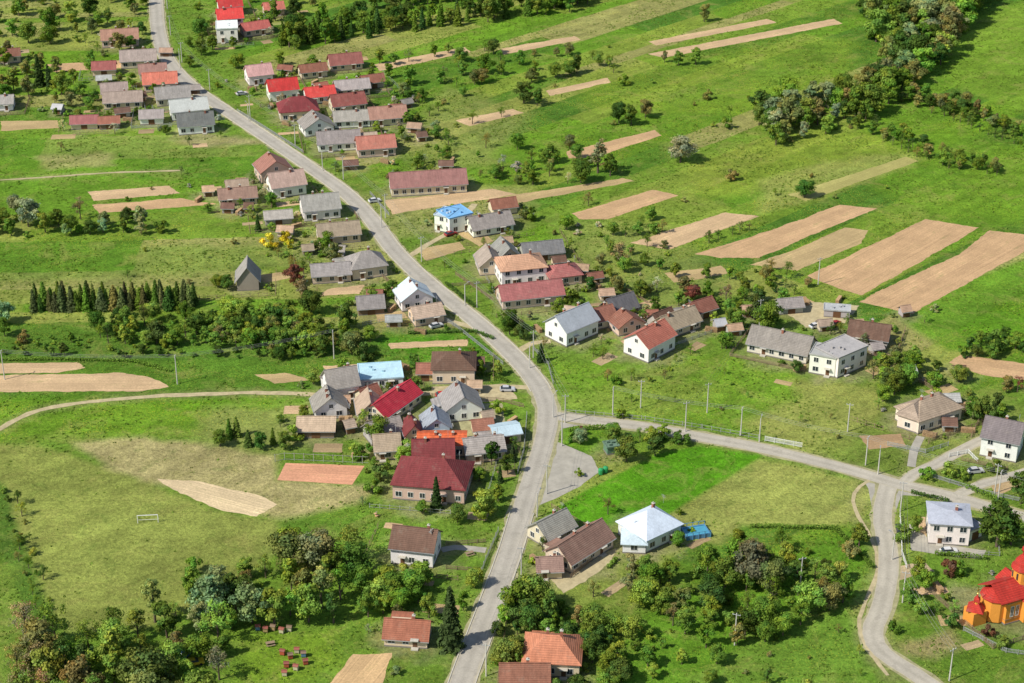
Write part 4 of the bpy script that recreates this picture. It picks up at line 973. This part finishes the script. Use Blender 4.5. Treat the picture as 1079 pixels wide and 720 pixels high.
def fence_w(pl, h=1.2, mat=M_WOOD, pick=True, check=False):
    mb = MB()
    for i in range(len(pl)-1):
        a, b = pl[i], pl[i+1]; L = np.linalg.norm(b-a); d = (b-a)/L; n = np.array([-d[1], d[0]])
        def bar(s0, s1, z0, z1, w0, w1):
            c = [a+d*s0+n*w0, a+d*s1+n*w0, a+d*s1+n*w1, a+d*s0+n*w1]
            mb.add([(p[0], p[1], z) for z in (z0, z1) for p in c], [(0, 3, 2, 1), (4, 5, 6, 7), (0, 1, 5, 4), (1, 2, 6, 5), (2, 3, 7, 6), (3, 0, 4, 7)])
        s = 0
        while s < L:
            e_ = min(L, s+2.5)
            if check and (blocked(a+d*s, .4, .8) or blocked(a+d*e_, .4, .8) or any(signed((a+d*s)[None], kp)[0] < .3 for kp in KEEP)): s += 2.5; continue
            bar(s-.06, s+.06, 0, h+.1, -.06, .06)
            bar(s, e_, .25, .33, .065, .1); bar(s, e_, h-.2, h-.12, .065, .1)
            if pick:
                q = s+.2
                while q < e_: bar(q-.05, q+.05, .1, h, .102, .125); q += .28
            s += 2.5
    if mb.v: mb.obj('fence', [mat])
def fence(px, h=1.2, mat=M_WOOD, pick=True): fence_w(GP(px), h, mat, pick)
fence([(583, 405), (578, 385), (562, 368)], 1.2, M_METAL)
fence([(597, 436), (680, 443), (740, 452), (800, 463)], 1.3, M_METAL, False)
fence([(806, 465), (845, 472)], 1.5, M_WHITE)
fence([(400, 290), (425, 312)], 1.2, M_WOOD); fence([(425, 312), (480, 345), (530, 385)], 1.2, M_METAL)
fence([(455, 419), (530, 424), (552, 430)], 1.3, M_WOOD); fence([(555, 438), (552, 475), (545, 500)], 1.3, M_METAL)
fence([(948, 545), (950, 585), (955, 600)], 1.3, M_WHITE); fence([(1000, 482), (1020, 478), (1030, 488)], 1.2, M_WHITE)
fence([(980, 503), (1035, 520), (1079, 530)], 1.2, M_METAL)
fence([(640, 560), (625, 590), (600, 610)], 1.2); fence([(525, 560), (512, 590), (503, 615)], 1.2, M_METAL)
fence([(470, 575), (512, 572)], 1.1, M_WOOD); fence([(470, 600), (508, 603)], 1.1, M_WOOD)
fence([(250, 118), (290, 143), (320, 162)], 1.2, M_METAL); fence([(390, 205), (410, 228)], 1.2, M_METAL); fence([(480, 290), (520, 318)], 1.2, M_WOOD)
fence([(935, 470), (975, 478), (1000, 470)], 1.3, M_METAL); fence([(1000, 440), (1030, 432)], 1.2, M_WOOD)
fence([(1015, 665), (1060, 688), (1095, 693)], 1.2, M_METAL)
fence([(290, 487), (300, 485), (388, 489)], 2.2, M_METAL, False)
for (c, r, a, L, D) in list(HOUSES):
    if L < 8 or random.random() < .35: continue
    ux = np.array([cos(a), sin(a)]); uy = np.array([-sin(a), cos(a)])
    hx = L/2+random.uniform(3, 7); f0 = -D/2-random.uniform(3, 6); f1 = D/2+random.uniform(6, 14)
    pl = [c+ux*hx+uy*f1, c+ux*hx+uy*f0, c-ux*hx+uy*f0, c-ux*hx+uy*f1]
    k = random.randint(0, 1); fence_w(pl[k:k+3], random.uniform(1, 1.4), random.choice([M_WOOD, M_METAL, M_WOOD]), random.random() < .5, True)
def woodpile_mesh():
    mb = MB()
    for r in range(6):
        for i in range(14-r % 2):
            y = -1.8+i*.27+(r % 2)*.13; z = .13+r*.23; rr = random.uniform(.09, .135)
            vs = [(xx, y+rr*cos(2*pi*k/6), z+rr*sin(2*pi*k/6)) for xx in (-.5, .5) for k in range(6)]
            mb.add(vs, [(k, (k+1) % 6, 6+(k+1) % 6, 6+k) for k in range(6)]+[tuple(range(6))[::-1], tuple(range(6, 12))])
    return mb.mesh('woodpile', [M_LOG])
WP = woodpile_mesh()
for (c, r, a, L, D) in list(HOUSES):
    if random.random() < .45:
        an = random.uniform(0, 2*pi); p = c+np.array([cos(an), sin(an)])*(r+random.uniform(1, 5))
        if not blocked(p, 1.3, 2): mkobj('woodpile', WP, (p[0], p[1], 0), random.uniform(0, 3.1))
def pole_w(p, h=8.5, lamp=False, rot=None):
    mb = MB(); mb.cyl(0, 0, 0, h, .17, .11, 8)
    if lamp:
        mb.cyl(0, 0, h-.2, h+.3, .05, .05, 6, 1, 1.3, 0); mb.box(1.2, 1.9, -.14, .14, h+.22, h+.38, 1)
    else:
        mb.box(-.9, .9, -.06, .06, h-.5, h-.38, 1)
        for x in (-.8, 0, .8): mb.cyl(x, 0, h-.375, h-.15, .05, .04, 6, 2)
    mb.obj('street_lamp' if lamp else 'utility_pole', [M_CONC, M_METAL, M_WHITE], (p[0], p[1], 0), random.uniform(0, 3.1) if rot is None else rot)
def wires(pts, h=8.35):
    mb = MB()
    for a, b in zip(pts[:-1], pts[1:]):
        d = b-a; L = np.linalg.norm(d); n = np.array([-d[1], d[0]])/L
        for o in (-.8, 0, .8):
            ps = []
            for k in range(9):
                t = k/8; q = a+d*t+n*o; ps.append((q[0], q[1], h-4*.9*t*(1-t)))
            for p, q in zip(ps[:-1], ps[1:]):
                w = .018
                v = []
                for c in (p, q):
                    v += [(c[0]-n[0]*w, c[1]-n[1]*w, c[2]), (c[0]+n[0]*w, c[1]+n[1]*w, c[2]), (c[0], c[1], c[2]+2*w)]
                mb.add(v, [(0, 1, 4, 3), (1, 2, 5, 4), (2, 0, 3, 5)])
    mb.obj('power_line', [M_WIRE])
def pole_line(pl, off, step, start=0.0):
    acc = step-start; P0 = []
    for i in range(len(pl)-1):
        d = pl[i+1]-pl[i]; L = np.linalg.norm(d); acc += L
        if acc >= step:
            n = np.array([-d[1], d[0]])/L
            for o in (off, off*1.35, off*1.8):
                p = pl[i]+n*o
                if not blocked(p, .4, .6): break
            else: continue
            acc = 0; P0.append(p); pole_w(p, 8.5, False, math.atan2(d[1], d[0])+pi/2)
    wires(P0)
pole_line(ROADS[0][0], 4.6, 34)
pole_line(ROADS[1][0], 4.2, 32, 20)
pole_line(ROADS[2][0], 4.2, 36, 12)
XL = [G(*q) for q in [(5, 400), (187, 405), (352, 378)]]
for p in XL: pole_w(p, 9, False, pi/2)
wires(XL, 8.85)
XL = [G(*q) for q in [(722, 455), (745, 435), (800, 345), (862, 300)]]
for p in XL: pole_w(p, 9, False, .4)
wires(XL, 8.85)
for a in [(774, 680), (843, 620), (893, 455), (455, 590), (592, 470), (675, 430), (1048, 520)]: pole_w(G(*a))
for a in [(566, 545), (583, 440), (558, 388), (490, 322), (402, 240), (340, 180), (262, 128), (190, 72), (800, 466), (925, 500), (940, 590)]: pole_w(G(*a), 7, True)
def goal(px, py, rot):
    p = G(px, py); mb = MB(); r = .07
    mb.box(-2.5, -2.5+2*r, -r, r, 0, 2.1); mb.box(2.5-2*r, 2.5, -r, r, 0, 2.1); mb.box(-2.5, 2.5, -r, r, 2.1, 2.1+2*r)
    for x in (-2.45, 2.45): mb.cyl(x, 1.4, 0, 2.1, .04, .04, 6, 0, x, 0)
    mb.box(-2.45, 2.45, 1.37, 1.43, 0, .06)
    mb.obj('football_goal', [M_WHITE], (p[0], p[1], 0), rot)
goal(156, 551, radians(5))
def car(px, py, rot, col):
    p = G(px, py); e = empty('parked_car', (p[0], p[1], 0), rot)
    b = MB(); prof = [(-2.1, .35), (-2.15, .75), (-2.0, .95), (-1.1, 1.02), (1.0, .98), (1.9, .85), (2.1, .6), (2.1, .35)]
    n = len(prof)
    v = [(x, -.85, z) for x, z in prof]+[(x, .85, z) for x, z in prof]
    b.add(v, [tuple(range(n)), tuple(range(2*n-1, n-1, -1))]+[(i, n+i, n+(i+1) % n, (i+1) % n) for i in range(n)])
    b.box(-1.35, .25, -.6, .6, 1.445, 1.49)
    b.obj('body', [M_PAINT], parent=e, color=col)
    g = MB(); g.add([(-1.9, -.78, 1.0), (.95, -.78, 1.0), (.95, .78, 1.0), (-1.9, .78, 1.0), (-1.4, -.62, 1.44), (.3, -.62, 1.44), (.3, .62, 1.44), (-1.4, .62, 1.44)], [(4, 5, 6, 7), (0, 1, 5, 4), (1, 2, 6, 5), (2, 3, 7, 6), (3, 0, 4, 7)])
    g.obj('windows', [M_GLASS], parent=e)
    w = MB()
    for x in (-1.3, 1.3):
        for s_ in (-1, 1):
            vs = [(x+.32*cos(2*pi*i/10), s_*yy, .32+.32*sin(2*pi*i/10)) for yy in (.7, .88) for i in range(10)]
            w.add(vs, [(i, (i+1) % 10, 10+(i+1) % 10, 10+i) for i in range(10)]+[tuple(range(10)), tuple(range(10, 20))])
    w.obj('wheels', [M_TYRE], parent=e)
for a in [(205, 700, .3, (.55, .4, .03)), (197, 690, 1.2, (.03, .1, .35)), (1000, 583, .1, (.6, .6, .6)), (948, 560, 1.5, (.03, .03, .04)), (467, 418, .2, (.5, .02, .02)), (535, 412, 0, (.5, .5, .52)), (625, 583, .8, (.03, .05, .12)), (460, 345, .5, (.5, .5, .5)), (345, 400, .1, (.65, .3, .02)), (860, 345, .5, (.6, .6, .62)), (880, 343, .9, (.3, .02, .02)), (1028, 498, .2, (.5, .5, .5)), (395, 213, .4, (.6, .6, .6)), (475, 248, .6, (.3, .03, .03)), (255, 100, .5, (.55, .55, .55))]: car(*a)
def table(px, py, rot):
    p = G(px, py); mb = MB(); mb.box(-1, 1, -.4, .4, .7, .76)
    for s_ in (-1, 1): mb.box(-1, 1, s_*.75-.14, s_*.75+.14, .42, .47); mb.box(s_*.75-.05, s_*.75+.05, -.85, .85, .35, .415); mb.box(s_*.75-.05, s_*.75+.05, -.2, .2, 0, .34)
    mb.box(-.6, .6, -.05, .05, .42, .698)
    mb.obj('picnic_table', [M_WOOD], (p[0], p[1], 0), rot)
def beehive(px, py, rot, col):
    p = G(px, py); e = empty('beehive', (p[0], p[1], 0), rot)
    mb = MB(); mb.box(-.5, .5, -.45, .45, .25, 1.2); mb.box(-.45, -.35, -.4, .4, 0, .25); mb.box(.35, .45, -.4, .4, 0, .25); mb.obj('body', [M_PAINT], parent=e, color=col)
    rb = MB(); gable_roof(rb, 1.0, .9, 1.2, .2, .12, .06, .01); rb.obj('lid', [M_PAINT], parent=e, color=random.choice([(.25, .08, .06), (.22, .15, .1), (.3, .1, .07)]))
for i, (x, y) in enumerate([(272, 664), (280, 666), (288, 664), (297, 667), (305, 665), (298, 690), (306, 694), (313, 688), (320, 692), (302, 703), (312, 706), (322, 700), (300, 712)]):
    beehive(x, y, random.uniform(-.3, .3), random.choice([(.4, .08, .05), (.35, .25, .12), (.1, .2, .3), (.5, .45, .3)]))
table(285, 680, .3); table(640, 468, .2); table(495, 585, .5)
p = G(733, 563); e = empty('swimming_pool', (p[0], p[1], 0), radians(15))
mb = MB()
for b in ((-3, 3, -2.1, -1.8), (-3, 3, 1.8, 2.1), (-3, -2.7, -1.8, 1.8), (2.7, 3, -1.8, 1.8)): mb.box(*b, 0, 1.1)
for x in (-3, -1.5, 0, 1.5, 3):
    mb.box(x-.07, x+.07, -2.26, -2.11, 0, 1.9); mb.box(x-.07, x+.07, 2.11, 2.26, 0, 1.9)
mb.box(-3, 3, -2.24, -2.14, 1.9, 1.98); mb.box(-3, 3, 2.14, 2.24, 1.9, 1.98)
mb.obj('rim', [M_PAINT], parent=e, color=(.09, .25, .42))
mb = MB(); mb.box(-2.7, 2.7, -1.8, 1.8, .1, .9); mb.obj('water', [M_WATER], parent=e)
for i, (x, y) in enumerate([(633, 500), (638, 498)]):
    p = G(x, y); mb = MB(); mb.cyl(0, 0, .1, 1.3, .6, .7, 10); mb.lathe(0, 0, [(.72, 1.3), (.6, 1.6), (.25, 1.8), (.02, 1.85)], 10); mb.obj('recycling_container', [M_PAINT], (p[0], p[1], 0), 0, None, (.03, .3, .1))

# ---------------------------------------------------------------- light, sky, camera
sunv = np.array([-0.86, -0.50]); sunv /= np.linalg.norm(sunv); EL = radians(46)
L = bpy.data.lights.new('sun', 'SUN'); L.energy = 5.0; L.angle = radians(.5); L.color = (1, .95, .85)
so = bpy.data.objects.new('sun', L); COL.objects.link(so)
from mathutils import Vector
dv = Vector((sunv[0]*cos(EL), sunv[1]*cos(EL), sin(EL)))
so.rotation_euler = dv.to_track_quat('Z', 'Y').to_euler(); so.location = dv*500
w = bpy.data.worlds.new('World'); scene.world = w; w.use_nodes = True
nt = w.node_tree; bg = nt.nodes['Background']; bg.inputs['Strength'].default_value = 0.115
sk = nt.nodes.new('ShaderNodeTexSky'); sk.sky_type = 'NISHITA'; sk.sun_disc = False
sk.sun_elevation = EL; sk.sun_rotation = math.atan2(sunv[0], sunv[1])
nt.links.new(sk.outputs[0], bg.inputs['Color'])
cam = bpy.data.cameras.new('camera'); co = bpy.data.objects.new('camera', cam); COL.objects.link(co)
co.location = (0, 0, CAMH); co.rotation_euler = (pi/2-PITCH, 0, 0)
cam.sensor_width = 36; cam.lens = 36*F/1079; cam.clip_start = 1; cam.clip_end = 20000
scene.camera = co
scene.view_settings.view_transform = 'Standard'; scene.view_settings.look = 'None'; scene.view_settings.exposure = 0
